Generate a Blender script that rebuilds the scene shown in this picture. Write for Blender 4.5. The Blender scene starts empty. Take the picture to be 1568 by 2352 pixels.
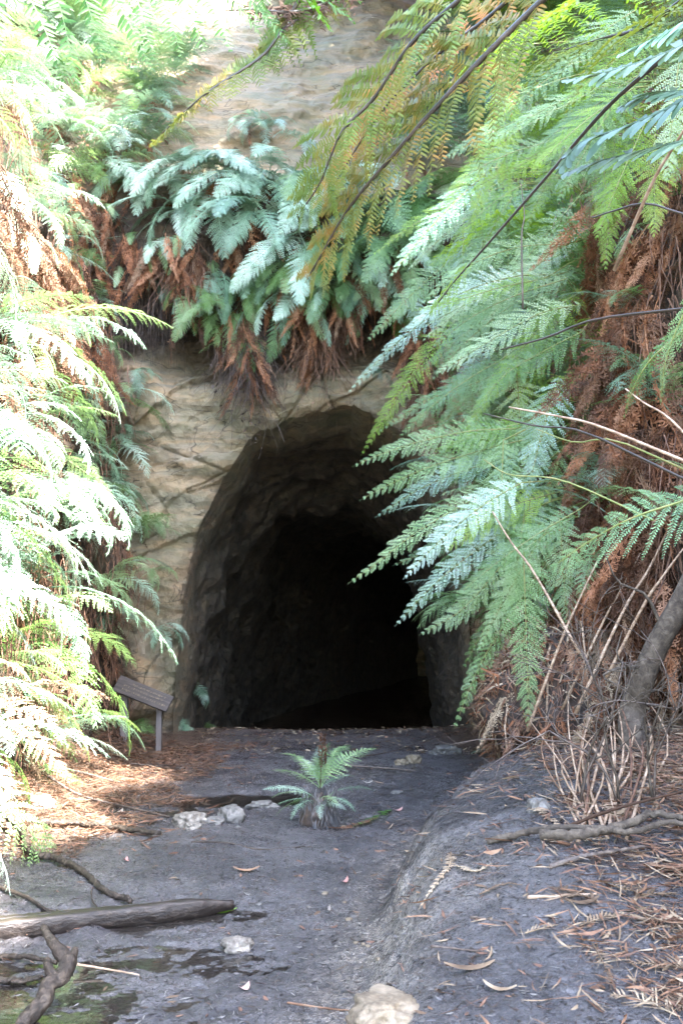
import bpy, math, random
import numpy as np
from mathutils import Vector, Matrix, noise, Euler
from mathutils.bvhtree import BVHTree
R = math.radians
random.seed(7); rng = np.random.default_rng(7)
S = bpy.context.scene
C = S.collection
# ------------------------------------------------------------------ camera
CAMZ, PITCH, F = 1.6, R(5.75), 2522.0
cd = bpy.data.cameras.new('camera'); cam = bpy.data.objects.new('camera', cd); C.objects.link(cam)
cam.location = (0, 0, CAMZ); cam.rotation_euler = (R(90) + PITCH, 0, 0)
cd.sensor_fit = 'VERTICAL'; cd.angle = R(50); cd.clip_start = 0.05; cd.clip_end = 400
S.camera = cam
# ------------------------------------------------------------------ light
SUN = Vector((0.45, -0.35, 0.82)).normalized()       # direction towards the sun
w = bpy.data.worlds.new('World'); S.world = w; w.use_nodes = True
nt = w.node_tree; sky = nt.nodes.new('ShaderNodeTexSky'); sky.sky_type = 'NISHITA'; sky.sun_disc = False
sky.dust_density = 1.6; sky.sun_elevation = math.asin(SUN.z); sky.sun_rotation = math.atan2(SUN.x, SUN.y)
nt.links.new(sky.outputs[0], nt.nodes['Background'].inputs[0]); nt.nodes['Background'].inputs[1].default_value = 0.15
sl = bpy.data.lights.new('sun', 'SUN'); sl.energy = 3.6; sl.angle = R(0.5); sl.color = (1, .97, .93)
so = bpy.data.objects.new('sun', sl); C.objects.link(so); so.rotation_euler = SUN.to_track_quat('Z', 'Y').to_euler()
S.view_settings.view_transform = 'Standard'; S.view_settings.look = 'None'
S.view_settings.exposure = 4.5; S.view_settings.gamma = 1
S.cycles.max_bounces = 7; S.cycles.diffuse_bounces = 4; S.cycles.transmission_bounces = 4; S.cycles.transparent_max_bounces = 4
S.cycles.use_denoising = True; S.cycles.denoising_prefilter = 'ACCURATE'

# ------------------------------------------------------------------ helpers
def at(px, py, D):
    vx, vy = (px - 784) / F, (1176 - py) / F
    yy = math.cos(PITCH) - vy * math.sin(PITCH); zz = math.sin(PITCH) + vy * math.cos(PITCH)
    return Vector((vx * D / yy, D, CAMZ + zz * D / yy))
def tag(o, label=None, cat=None, group=None, kind=None):
    for k, v in (('label', label), ('category', cat), ('group', group), ('kind', kind)):
        if v: o[k] = v
    return o
def make_me(name, V, Fq, mats=()):
    me = bpy.data.meshes.new(name)
    V = np.asarray(V, dtype=np.float32).reshape(-1, 3); Fq = np.asarray(Fq, dtype=np.int32)
    n, k = Fq.shape
    me.vertices.add(len(V)); me.vertices.foreach_set('co', V.ravel())
    me.loops.add(n * k); me.loops.foreach_set('vertex_index', Fq.ravel())
    me.polygons.add(n); me.polygons.foreach_set('loop_start', np.arange(0, n * k, k, dtype=np.int32))
    me.polygons.foreach_set('loop_total', np.full(n, k, dtype=np.int32))
    for m in mats: me.materials.append(m)
    me.update(calc_edges=True); me.validate()
    return me
def obj(name, me, parent=None, mat=None, loc=None, smooth=False):
    o = bpy.data.objects.new(name, me); C.objects.link(o)
    if parent: o.parent = parent
    if loc is not None: o.location = loc
    if mat is not None:
        if not me.materials: me.materials.append(mat)
        o.material_slots[0].link = 'OBJECT'; o.material_slots[0].material = mat
    if smooth: me.polygons.foreach_set('use_smooth', [True] * len(me.polygons))
    return o
def empty(name, loc, label=None, cat=None, group=None, rz=0):
    o = bpy.data.objects.new(name, None); C.objects.link(o); o.location = loc; o.rotation_euler = (0, 0, rz)
    o.empty_display_size = .1
    return tag(o, label, cat, group)
class MB:
    def __init__(s): s.V = []; s.F = []; s.n = 0
    def add(s, V, Fq):
        V = np.asarray(V, dtype=float).reshape(-1, 3); s.V.append(V); s.F.append(np.asarray(Fq, dtype=int) + s.n); s.n += len(V)
    def build(s, name, mat, parent=None, loc=None, smooth=False):
        V = np.concatenate(s.V)
        if loc is not None: V = V - np.array(loc)
        return obj(name, make_me(name, V, np.concatenate(s.F), [mat]), parent, None, loc, smooth)
def tube(P, rad, sides=6, wob=0.0, squash=1.0, cap=True, rough=0.0):
    P = np.asarray([tuple(p) for p in P], dtype=float); n = len(P)
    rad = np.broadcast_to(np.asarray(rad, dtype=float), (n,)).copy()
    if cap and n > 1:
        P = np.concatenate([P[:1], P, P[-1:]]); rad = np.concatenate([[rad[0] * .02], rad, [rad[-1] * .02]]); n += 2
    T = np.gradient(P, axis=0) if n > 2 else np.repeat((P[1:] - P[:1]), 2, 0)
    if cap: T[0] = T[1]; T[-1] = T[-2]
    T /= np.linalg.norm(T, axis=1)[:, None] + 1e-9
    up = np.array([0, 0, 1.]) if abs(T[:, 2]).mean() < .8 else np.array([0, 1., 0])
    A = np.cross(T, up); A /= np.linalg.norm(A, axis=1)[:, None] + 1e-9; B = np.cross(A, T)
    a = np.arange(sides) * 2 * math.pi / sides
    rr = rad[:, None] * (1 + wob * rng.uniform(-1, 1, (n, sides)))
    if rough:
        L_ = np.concatenate([[0], np.cumsum(np.linalg.norm(np.diff(P, axis=0), axis=1))]); r0 = max(1e-4, rad.max()); sd = random.uniform(0, 99)
        for i_ in range(n):
            for j_ in range(sides):
                q = Vector((math.cos(a[j_]) * 1.6, math.sin(a[j_]) * 1.6, L_[i_] / r0 * .28 + sd)); rr[i_, j_] *= 1 + rough * (noise.noise(q) + .6 * noise.noise(q * 2.7) + .3 * noise.noise(q * 6))
    V = P[:, None, :] + A[:, None, :] * (np.cos(a)[None, :, None] * rr[..., None]) + B[:, None, :] * (np.sin(a)[None, :, None] * rr[..., None] * squash)
    i = np.arange(n - 1)[:, None] * sides; j = np.arange(sides)[None, :]; j2 = (j + 1) % sides
    Fq = np.stack([i + j, i + j2, i + sides + j2, i + sides + j], -1).reshape(-1, 4)
    return V.reshape(-1, 3), Fq
def smooth_path(P, n):
    P = np.asarray([tuple(p) for p in P], dtype=float)
    m = len(P); t = np.linspace(0, m - 1, n); out = []
    Q = np.concatenate([[2 * P[0] - P[1]], P, [2 * P[-1] - P[-2]]])
    for x in t:
        i = min(int(x), m - 2); f = x - i; p0, p1, p2, p3 = Q[i], Q[i + 1], Q[i + 2], Q[i + 3]
        out.append(.5 * ((2 * p1) + (-p0 + p2) * f + (2 * p0 - 5 * p1 + 4 * p2 - p3) * f * f + (-p0 + 3 * p1 - 3 * p2 + p3) * f ** 3))
    return np.array(out)

# ------------------------------------------------------------------ materials
def new_mat(name):
    m = bpy.data.materials.new(name); m.use_nodes = True; return m, m.node_tree, m.node_tree.nodes, m.node_tree.nodes['Principled BSDF']
def nz(nt, scale, detail=6, rough=.6, vec=None, dist=0):
    n = nt.nodes.new('ShaderNodeTexNoise'); n.inputs['Scale'].default_value = scale; n.inputs['Detail'].default_value = detail
    n.inputs['Roughness'].default_value = rough; n.inputs['Distortion'].default_value = dist
    if vec is not None: nt.links.new(vec, n.inputs['Vector'])
    return n.outputs['Fac']
def ramp(nt, fac, stops):
    r = nt.nodes.new('ShaderNodeValToRGB'); e = r.color_ramp.elements
    while len(e) < len(stops): e.new(.5)
    for i, (p, c) in enumerate(stops): e[i].position = p; e[i].color = (*c, 1) if len(c) == 3 else c
    nt.links.new(fac, r.inputs[0]); return r.outputs[0]
def mixc(nt, fac, a, b):
    m = nt.nodes.new('ShaderNodeMix'); m.data_type = 'RGBA'
    for s, v in ((0, fac), (6, a), (7, b)):
        if isinstance(v, (int, float)): m.inputs[s].default_value = v
        elif isinstance(v, tuple): m.inputs[s].default_value = (*v, 1)
        else: nt.links.new(v, m.inputs[s])
    return m.outputs[2]
def math_n(nt, op, a, b=0.0, c=0.0, clamp=False):
    m = nt.nodes.new('ShaderNodeMath'); m.operation = op; m.use_clamp = clamp
    for i, v in enumerate((a, b, c)):
        if isinstance(v, (int, float)): m.inputs[i].default_value = v
        else: nt.links.new(v, m.inputs[i])
    return m.outputs[0]
def bump(nt, h, strength, dist, bs, normal=None):
    b = nt.nodes.new('ShaderNodeBump'); b.inputs['Strength'].default_value = strength; b.inputs['Distance'].default_value = dist
    nt.links.new(h, b.inputs['Height'])
    if normal is not None: nt.links.new(normal, b.inputs['Normal'])
    if bs is not None: nt.links.new(b.outputs[0], bs.inputs['Normal'])
    return b.outputs[0]
def pos(nt, scale=(1, 1, 1)):
    g = nt.nodes.new('ShaderNodeNewGeometry'); m = nt.nodes.new('ShaderNodeMapping'); m.inputs['Scale'].default_value = scale
    nt.links.new(g.outputs['Position'], m.inputs['Vector']); return m.outputs[0]

def leaf(name, cols, trans=.35, rough=.38, spec=.6, tcol=None, scale=9):
    m, nt, N, bs = new_mat(name)
    oi = N.new('ShaderNodeObjectInfo')
    f = nz(nt, scale, 4, .6, pos(nt))
    f2 = math_n(nt, 'ADD', math_n(nt, 'MULTIPLY', f, .9), math_n(nt, 'MULTIPLY', math_n(nt, 'SUBTRACT', oi.outputs['Random'], .5), .5))
    col = ramp(nt, f2, [(.25 + .5 * i / (len(cols) - 1), c) for i, c in enumerate(cols)])
    nt.links.new(col, bs.inputs['Base Color']); bs.inputs['Roughness'].default_value = rough
    bs.inputs['Specular IOR Level'].default_value = spec
    tr = N.new('ShaderNodeBsdfTranslucent')
    tc = mixc(nt, .55, col, tcol) if tcol else col
    nt.links.new(tc, tr.inputs[0])
    mx = N.new('ShaderNodeMixShader'); mx.inputs[0].default_value = trans
    nt.links.new(bs.outputs[0], mx.inputs[1]); nt.links.new(tr.outputs[0], mx.inputs[2])
    nt.links.new(mx.outputs[0], N['Material Output'].inputs[0])
    return m
M = {}
M['pale'] = leaf('fern_pale_green', [(.09, .17, .06), (.19, .30, .12), (.30, .38, .20)], .30, .42, .55, (.28, .42, .12))
M['mint'] = leaf('fern_mint', [(.12, .22, .13), (.25, .37, .25), (.42, .51, .40)], .18, .40, .7, (.30, .42, .22))
M['frost'] = leaf('fern_frosty', [(.08, .15, .09), (.20, .29, .22), (.38, .45, .40)], .14, .36, .8, (.26, .38, .20))
M['blue'] = leaf('fern_blue_green', [(.11, .20, .12), (.22, .33, .22), (.34, .44, .34)], .25, .3, .9, (.15, .32, .15))
M['green'] = leaf('fern_green', [(.07, .15, .035), (.14, .24, .08), (.24, .33, .15)], .36, .38, .6, (.28, .42, .10))
M['lime'] = leaf('fern_lime', [(.12, .22, .03), (.19, .31, .04), (.32, .40, .07)], .5, .42, .5, (.5, .75, .03))
M['olive'] = leaf('fern_olive', [(.03, .06, .012), (.06, .10, .02), (.12, .13, .025), (.26, .13, .03)], .42, .42, .3, (.28, .28, .03), scale=14)
M['rust'] = leaf('fern_rust', [(.05, .09, .015), (.10, .15, .03), (.19, .15, .03), (.34, .13, .03)], .42, .45, .25, (.30, .32, .03), scale=12)
M['grey'] = leaf('fern_grey_green', [(.03, .06, .035), (.06, .10, .06), (.10, .13, .08)], .2, .38, .45, (.15, .25, .06), scale=14)
M['fresh'] = leaf('fern_fresh_green', [(.025, .08, .008), (.045, .12, .012), (.08, .17, .02)], .45, .45, .3, (.10, .24, .01))
M['shadeleaf'] = leaf('shade_tree_leaf', [(.06, .08, .05), (.10, .12, .08), (.14, .15, .11)], .08, .5, .5)
M['dead'] = leaf('fern_dead', [(.05, .028, .018), (.12, .06, .036), (.20, .11, .065), (.29, .19, .125)], .2, .7, .2, (.3, .12, .04))
M['rustdead'] = leaf('fern_rust_dead', [(.06, .028, .016), (.17, .07, .035), (.32, .14, .07), (.42, .23, .14)], .2, .7, .2, (.35, .14, .06))
M['tan'] = leaf('fern_tan', [(.10, .065, .042), (.22, .155, .10), (.36, .28, .19)], .15, .7, .2)
def wood(name, cols, rough=.7, bs_=.004, sc=(8, 8, 40), spec=.4):
    m, nt, N, bs = new_mat(name); tc = N.new('ShaderNodeTexCoord'); mp = N.new('ShaderNodeMapping'); mp.inputs['Scale'].default_value = sc
    nt.links.new(tc.outputs['Object'], mp.inputs[0]); f = nz(nt, 1.0, 8, .65, mp.outputs[0], .4)
    nt.links.new(ramp(nt, f, [(.3 + .4 * i / (len(cols) - 1), c) for i, c in enumerate(cols)]), bs.inputs['Base Color'])
    bs.inputs['Roughness'].default_value = rough; bs.inputs['Specular IOR Level'].default_value = spec
    bump(nt, f, .9, bs_, bs); return m
M['stalk'] = wood('straw_stalk', [(.10, .055, .03), (.30, .20, .13), (.50, .38, .28)], .55, .002)
M['stipe'] = wood('black_stalk', [(.012, .01, .008), (.03, .022, .015), (.06, .04, .03)], .35, .001)
M['gstipe'] = wood('green_stalk', [(.08, .10, .02), (.16, .18, .05), (.22, .16, .07)], .45, .001)
M['bark'] = wood('grey_bark', [(.025, .018, .012), (.065, .048, .034), (.14, .11, .08)], .85, .02, (18, 18, 18))
M['wetwood'] = wood('wet_wood', [(.010, .007, .005), (.035, .025, .018), (.10, .075, .055)], .55, .02, (30, 30, 30), .3)
M['plank'] = wood('wet_plank', [(.008, .005, .004), (.026, .018, .014), (.07, .052, .042)], .4, .012, (4, 45, 45), .5)
M['twig'] = wood('twig', [(.02, .014, .01), (.07, .05, .04), (.16, .12, .09)], .6, .002, (30, 30, 30))
M['signwood'] = wood('sign_wood', [(.022, .018, .016), (.045, .035, .031), (.08, .064, .057)], .7, .003, (4, 40, 40))
M['postwood'] = wood('post_wood', [(.07, .058, .055), (.11, .09, .085), (.16, .135, .13)], .65, .003, (30, 30, 5))
m, nt, N, bs = new_mat('routed_lettering'); nt.links.new(ramp(nt, nz(nt, 60, 3, .6, pos(nt)), [(.35, (.05, .04, .03)), (.65, (.17, .13, .08))]), bs.inputs['Base Color']); bs.inputs['Roughness'].default_value = .8; M['letter'] = m
def fibre(name, cols, rough=.75):
    m, nt, N, bs = new_mat(name); f = nz(nt, 14, 4, .6, pos(nt))
    nt.links.new(ramp(nt, f, [(.28 + .44 * i / (len(cols) - 1), c) for i, c in enumerate(cols)]), bs.inputs['Base Color']); bs.inputs['Roughness'].default_value = rough; return m
M['roots'] = fibre('root_fibre', [(.012, .008, .006), (.04, .025, .018), (.12, .075, .055)])
M['thatch'] = fibre('dead_thatch', [(.03, .017, .011), (.11, .05, .027), (.22, .12, .07)])
M['peat'] = fibre('peat', [(.012, .009, .008), (.03, .02, .015), (.07, .04, .026)], .9)
M['fines'] = fibre('mud_fibre', [(.015, .014, .016), (.045, .04, .04), (.12, .10, .09)], .5)

def rock_mat():
    m, nt, N, bs = new_mat('sandstone')
    p = pos(nt); big = nz(nt, .55, 5, .6, p); mid = nz(nt, 3.0, 8, .65, p, .3); fine = nz(nt, 26, 8, .7, p)
    ps = pos(nt, (.6, .6, 3.2)); st = nz(nt, 1.5, 7, .6, ps, 1.2)
    col = ramp(nt, mid, [(.25, (.09, .07, .05)), (.45, (.21, .165, .11)), (.62, (.32, .26, .175)), (.8, (.42, .36, .27))])
    col = mixc(nt, ramp(nt, st, [(.42, (0, 0, 0)), (.60, (.7, .7, .7))]), col, (.40, .26, .14))
    grn = ramp(nt, nz(nt, 1.6, 8, .7, p), [(.42, (0, 0, 0)), (.68, (.65, .65, .65))])
    col = mixc(nt, grn, col, (.13, .14, .07))
    # dark humus where soil and roots cover the rock (side banks, soil ledge), wet rock low down, plus tunnel shade painted in darker with depth
    g = N.new('ShaderNodeNewGeometry'); at_ = N.new('ShaderNodeAttribute'); at_.attribute_name = 'soil'
    soilf = math_n(nt, 'ADD', at_.outputs['Fac'], math_n(nt, 'MULTIPLY', math_n(nt, 'SUBTRACT', mid, .5), 1.4), 0, True)
    soil = ramp(nt, fine, [(.3, (.018, .012, .008)), (.55, (.05, .032, .02)), (.8, (.10, .06, .035))])
    col = mixc(nt, soilf, col, soil)
    da = N.new('ShaderNodeAttribute'); da.attribute_name = 'damp_shade'
    damp_shade_f = math_n(nt, 'ADD', da.outputs['Fac'], math_n(nt, 'MULTIPLY', math_n(nt, 'SUBTRACT', mid, .5), .9), 0, True)
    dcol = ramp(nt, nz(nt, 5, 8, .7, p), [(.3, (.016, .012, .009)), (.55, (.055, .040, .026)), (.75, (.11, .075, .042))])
    col = mixc(nt, math_n(nt, 'MULTIPLY', damp_shade_f, .92), col, dcol)
    vor = N.new('ShaderNodeTexVoronoi'); vor.feature = 'DISTANCE_TO_EDGE'; vor.inputs['Scale'].default_value = .55
    mp = pos(nt, (.9, .9, 2.2)); dn = N.new('ShaderNodeTexNoise'); dn.inputs['Scale'].default_value = 1.3; nt.links.new(mp, dn.inputs['Vector'])
    add = N.new('ShaderNodeMixRGB'); add.blend_type = 'ADD'; add.inputs[0].default_value = 1.0
    nt.links.new(mp, add.inputs[1]); nt.links.new(dn.outputs['Color'], add.inputs[2]); nt.links.new(add.outputs[0], vor.inputs['Vector'])
    crk = ramp(nt, math_n(nt, 'ADD', vor.outputs['Distance'], math_n(nt, 'MULTIPLY', nz(nt, 1.1, 3, .5, p), .16)), [(0.07, (0, 0, 0)), (.085, (1, 1, 1))])
    ln = math_n(nt, 'ABSOLUTE', math_n(nt, 'SUBTRACT', nz(nt, 1.0, 3, .55, pos(nt, (.8, .8, 2.1)), .6), .5)); ln2 = ramp(nt, ln, [(0.0, (0, 0, 0)), (.006, (1, 1, 1))])
    col = mixc(nt, ln2, mixc(nt, .75, col, (.02, .015, .01)), col); crk = ln2
    nt.links.new(col, bs.inputs['Base Color']); bs.inputs['Roughness'].default_value = .85
    vf = N.new('ShaderNodeTexVoronoi'); vf.inputs['Scale'].default_value = 4.5; nt.links.new(pos(nt, (1, 1, 1.8)), vf.inputs['Vector']); b2 = bump(nt, mid, .9, .12, None, bump(nt, vf.outputs['Distance'], .6, .08, None)); bump(nt, fine, .7, .03, bs, b2)
    return m
M['rock'] = rock_mat()
def stone(name, cols, sc=12, rough=.7):
    m, nt, N, bs = new_mat(name); tc = N.new('ShaderNodeTexCoord')
    f = nz(nt, sc, 8, .7, tc.outputs['Object'], .3); g = nz(nt, sc * 5, 6, .7, tc.outputs['Object'])
    h = math_n(nt, 'ADD', math_n(nt, 'MULTIPLY', f, .65), math_n(nt, 'MULTIPLY', g, .35))
    nt.links.new(ramp(nt, h, [(.36 + .26 * i / (len(cols) - 1), c) for i, c in enumerate(cols)]), bs.inputs['Base Color'])
    bs.inputs['Roughness'].default_value = rough; bump(nt, h, .8, .012, bs); return m
M['white_stone'] = stone('white_stone', [(.04, .032, .025), (.13, .11, .09), (.27, .24, .20)], 11)
M['tan_stone'] = stone('tan_stone', [(.06, .042, .028), (.15, .112, .07), (.25, .20, .14)], 10)
M['grey_stone'] = stone('grey_stone', [(.035, .03, .028), (.10, .09, .08), (.19, .175, .155)], 8)

def mud_mat():
    m, nt, N, bs = new_mat('mud')
    p = pos(nt); a = nz(nt, .9, 6, .6, p); b = nz(nt, 7, 9, .72, p, .2); c = nz(nt, 55, 6, .75, p); d = nz(nt, 190, 3, .7, p)
    col = ramp(nt, math_n(nt, 'ADD', math_n(nt, 'MULTIPLY', b, .55), math_n(nt, 'MULTIPLY', c, .45)), [(.34, (.036, .032, .033)), (.5, (.090, .081, .083)), (.66, (.165, .150, .153))])
    wetp = ramp(nt, nz(nt, 1.3, 5, .62, pos(nt, (1, 1.0, 1)), .5), [(.44, (0, 0, 0)), (.60, (1, 1, 1))]); col = mixc(nt, math_n(nt, 'MULTIPLY', wetp, .72), col, (.034, .030, .034))
    bare = N.new('ShaderNodeAttribute'); bare.attribute_name = 'bare'
    sand = ramp(nt, c, [(.3, (.10, .08, .06)), (.5, (.24, .20, .155)), (.7, (.42, .36, .29))])
    bf = math_n(nt, 'MULTIPLY', bare.outputs['Fac'], ramp(nt, math_n(nt, 'ADD', math_n(nt, 'MULTIPLY', b, .5), math_n(nt, 'MULTIPLY', c, .5)), [(.42, (.05, .05, .05)), (.6, (1, 1, 1))]))
    col = mixc(nt, bf, col, sand)
    lit = N.new('ShaderNodeAttribute'); lit.attribute_name = 'humus'
    hc = ramp(nt, c, [(.3, (.02, .012, .008)), (.5, (.07, .04, .025)), (.7, (.18, .11, .07))])
    hf = math_n(nt, 'ADD', lit.outputs['Fac'], math_n(nt, 'MULTIPLY', math_n(nt, 'SUBTRACT', b, .5), 1.2), 0, True)
    col = mixc(nt, math_n(nt, 'MULTIPLY', hf, lit.outputs['Fac']), col, hc)
    grit = ramp(nt, d, [(.66, (0, 0, 0)), (.73, (.8, .8, .8))]); col = mixc(nt, grit, col, (.36, .33, .30))
    spots = ramp(nt, nz(nt, 38, 5, .7, p), [(.36, (1, 1, 1)), (.44, (0, 0, 0))]); col = mixc(nt, spots, col, (.02, .016, .016)); sp2 = ramp(nt, nz(nt, 85, 4, .75, pos(nt, (1, 1.6, 1))), [(.38, (1, 1, 1)), (.45, (0, 0, 0))]); col = mixc(nt, math_n(nt, 'MULTIPLY', sp2, .75), col, (.018, .015, .015))
    nt.links.new(col, bs.inputs['Base Color'])
    wet = N.new('ShaderNodeAttribute'); wet.attribute_name = 'wet'
    r = math_n(nt, 'SUBTRACT', math_n(nt, 'ADD', .36, math_n(nt, 'MULTIPLY', math_n(nt, 'SUBTRACT', c, .5), 1.4)), math_n(nt, 'MULTIPLY', wet.outputs['Fac'], .36))
    r = math_n(nt, 'SUBTRACT', r, math_n(nt, 'MULTIPLY', wetp, .12)); nt.links.new(math_n(nt, 'MAXIMUM', r, .1), bs.inputs['Roughness']); bs.inputs['Specular IOR Level'].default_value = .9
    b1 = bump(nt, b, .7, .05, None); b2 = bump(nt, c, .9, .018, None, b1); bump(nt, d, .6, .0025, bs, b2)
    return m
M['mud'] = mud_mat()
m, nt, N, bs = new_mat('puddle_water'); bs.inputs['Base Color'].default_value = (.62, .56, .47, 1); bs.inputs['Transmission Weight'].default_value = 1.0
bs.inputs['Roughness'].default_value = .03; bs.inputs['IOR'].default_value = 1.33; bump(nt, nz(nt, 9, 3, .5, pos(nt)), .12, .01, bs); M['water'] = m

# ------------------------------------------------------------------ terrain height
def sst(a, b, x):
    t = min(1, max(0, (x - a) / (b - a))); return t * t * (3 - 2 * t)
def bl(x, y, cx, cy, rx, ry):
    d = ((x - cx) / rx) ** 2 + ((y - cy) / ry) ** 2
    return math.exp(-d)
EDGE = [(2.5, -.25), (4.3, .0), (5.2, .12), (6.2, .25), (7.2, .38), (8.5, .75), (9.6, 1.1), (11, 1.35), (13, 1.7), (16, 1.9), (60, 1.9)]
def edge_x(y):
    return float(np.interp(y, [e[0] for e in EDGE], [e[1] for e in EDGE]))
PUD = [(-1.75, 5.0, 1.05, .85, .085), (-.62, 4.45, .55, .45, .04), (-.85, 6.45, .55, .40, .08), (-1.9, 6.3, .8, .5, .05), (-.75, 5.6, .5, .25, .045), (-.95, 10.4, .9, .42, .115), (-1.5, 9.7, .5, .3, .075), (-.2, 10.9, .6, .25, .05), (-.25, 5.4, .35, .3, .03)]
def gh(x, y, fine=True):
    z = 0.0
    e = edge_x(y) + .10 * noise.noise(Vector((y * 1.7, 3.1, 0))) + .05 * noise.noise(Vector((y * 6, 9.1, 0)))
    hm = .66 * sst(2.2, 6.8, y) * (1 - .5 * sst(9.0, 12.5, y)) * (1 - .8 * sst(12, 15, y)) + .06
    step = sst(e - .06, e + .34, x)
    z += hm * (.62 * step + .38 * sst(e, e + 1.15, x))
    z += .25 * sst(1.3, 3.2, x) * sst(3, 6, y) * (1 - sst(12.5, 14.5, y))
    z += .22 * sst(-1.9, -3.1, x) * sst(7.5, 9, y) * (1 - sst(14, 15.5, y))
    z += .12 * sst(-2.4, -3.4, x)
    if y > 13.5: z += .05 * sst(13.5, 14.8, y) + .07 * sst(14.2, 15.2, y) * (1 - math.exp(-((x + .4) / 1.3) ** 2)) * (1 - sst(15.4, 17, y)) - .75 * sst(15.9, 20, y)
    pd = sum(d * bl(x, y, cx, cy, rx, ry) for cx, cy, rx, ry, d in PUD); z -= pd * .86
    if fine and pd > .01: z += min(1, pd / .05) * (.022 * noise.noise(Vector((x * 5.5, y * 7, 21))) + .014 * noise.noise(Vector((x * 17, y * 24, 3))) + .008 * noise.noise(Vector((x * 40, y * 60, 3))))
    z += .06 * bl(x, y, -.95, 8.0, .9, .7) + .03 * bl(x, y, .1, 12.8, 1.3, 1)
    z += .035 * noise.noise(Vector((x * .9, y * .9, 0))) * min(1, max(.35, x + .4))
    if fine:
        z += .016 * noise.noise(Vector((x * 3.3, y * 3.3, 5))) + .010 * noise.noise(Vector((x * 9, y * 9, 2)))
        n3 = noise.noise(Vector((x * 23, y * 23, 7))); z += .007 * n3 + .003 * noise.noise(Vector((x * 55, y * 55, 1)))
        r = step * (1 - step) * 4
        if r > .05: z += r * (.05 * noise.noise(Vector((x * 5, y * 5, 11))) + .03 * noise.noise(Vector((x * 14, y * 14, 13))))
    return z
WATER = -.052
xs = np.concatenate([np.arange(-7, -3.2, .12), np.arange(-3.2, 3.4, .017), np.arange(3.4, 7.2, .12)])
ys = [-5.0]
while ys[-1] < 48:
    y = ys[-1]; ys.append(y + (.12 if y < 3 else (max(.011, .0033 * y) if y < 17.5 else .15)))
ys = np.array(ys); nx, ny = len(xs), len(ys)
V = np.zeros((ny, nx, 3)); bare = np.zeros((ny, nx)); hum = np.zeros((ny, nx)); wet = np.zeros((ny, nx))
for j, y in enumerate(ys):
    e = edge_x(y)
    for i, x in enumerate(xs):
        z = gh(x, y); V[j, i] = (x, y, z)
V2 = V[..., 2]
X_, Y_ = V[..., 0], V[..., 1]
E_ = np.interp(Y_, [e[0] for e in EDGE], [e[1] for e in EDGE])
bare = np.exp(-((X_ - E_ - .02) / .26) ** 2) * (1 - np.clip((Y_ - 8) / 3, 0, 1)) + .5 * np.exp(-((X_ - .55) / .35) ** 2 - ((Y_ - 5.4) / .5) ** 2) + .4 * np.exp(-((X_ - .1) / .6) ** 2 - ((Y_ - 12.2) / 1.2) ** 2)
ssn = lambda a, b, x: (lambda t: t * t * (3 - 2 * t))(np.clip((x - a) / (b - a), 0, 1))
hum = np.clip(ssn(1.0, 2.0, X_ - .12 * (8 - Y_).clip(0, 4)) * .9 * ssn(3.4, 5.5, Y_) + ssn(-1.35, -2.3, X_) * ssn(7.6, 8.8, Y_) + ssn(13.2, 14.5, Y_) * .5 + ssn(15.5, 17, Y_) * .6, 0, 1)
wet = np.clip((.03 - V2) / .08, 0, 1)
J, I = np.meshgrid(np.arange(ny - 1), np.arange(nx - 1), indexing='ij'); b0 = (J * nx + I).ravel()
Fq = np.stack([b0, b0 + 1, b0 + nx + 1, b0 + nx], -1)
gme = make_me('ground', V.reshape(-1, 3), Fq, [M['mud']])
for nm, arr in (('bare', bare), ('humus', hum), ('wet', wet)):
    a = gme.attributes.new(nm, 'FLOAT', 'POINT'); a.data.foreach_set('value', np.ascontiguousarray(arr, dtype=np.float32).ravel())
ground = obj('ground', gme, smooth=True); tag(ground, 'wet grey mud floor of the gully with a worn mound on the right', None, None, 'structure')
wv = np.array([[-3.2, 3.2, WATER], [.6, 3.2, WATER], [.6, 11.8, WATER], [-3.2, 11.8, WATER]]); 
water = obj('water', make_me('water', wv, [[0, 1, 2, 3]], [M['water']])); tag(water, 'shallow brown puddle water lying over the mud', None, None, 'structure')

# ------------------------------------------------------------------ cliff + tunnel (one sheet)
def plan_tab(side):
    s0, s1, ph, gap = (2.35, 3.5, R(89), 0) if side < 0 else (1.72, 2.6, R(85.5), 0)
    ss = np.linspace(0, 24, 2400); phi = np.interp(ss, [0, s0, s1, 24], [0, 0, ph, ph])
    ds = ss[1] - ss[0]; return ss, np.cumsum(np.cos(phi)) * ds, 15 - np.cumsum(np.sin(phi)) * ds, phi
TAB = {-1: plan_tab(-1), 1: plan_tab(1)}
def fold(X, z):
    sd = -1 if X < 0 else 1; ss, px_, py_, ph_ = TAB[sd]; a = abs(X)
    x = float(np.interp(a, ss, px_)); y = float(np.interp(a, ss, py_)); ph = float(np.interp(a, ss, ph_))
    f = 1 - sst(.3, 1.4, ph)                       # 1 on the face, 0 on the banks
    zl = z + .45 * noise.noise(Vector((X * .7, 3.3, 0))) + .2 * noise.noise(Vector((X * 2.1, 1.3, 0))); back = .45 * sst(4.95, 5.45, zl) * (1 - sst(6.1, 6.6, z)) * (1 - sst(.5, 1.8, X)) - .35 * sst(6.3, 6.8, z) + .55 * max(0, z - 7.0) + .25 * max(0, z - 9.5)
    bank = .10 * max(0, z - 1) + .22 * max(0, z - 5.5)
    if sd > 0: bank -= .45 * sst(.8, 2.2, z) * (1 - sst(5.5, 7.5, z)) * sst(15, 13, y) * sst(6.5, 9, y)
    off = back * f + bank * (1 - f)
    n = Vector((math.sin(ph) * sd, math.cos(ph), 0))   # outward into the rock
    return Vector((x * sd, y, z)) + n * off, n, f
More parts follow.
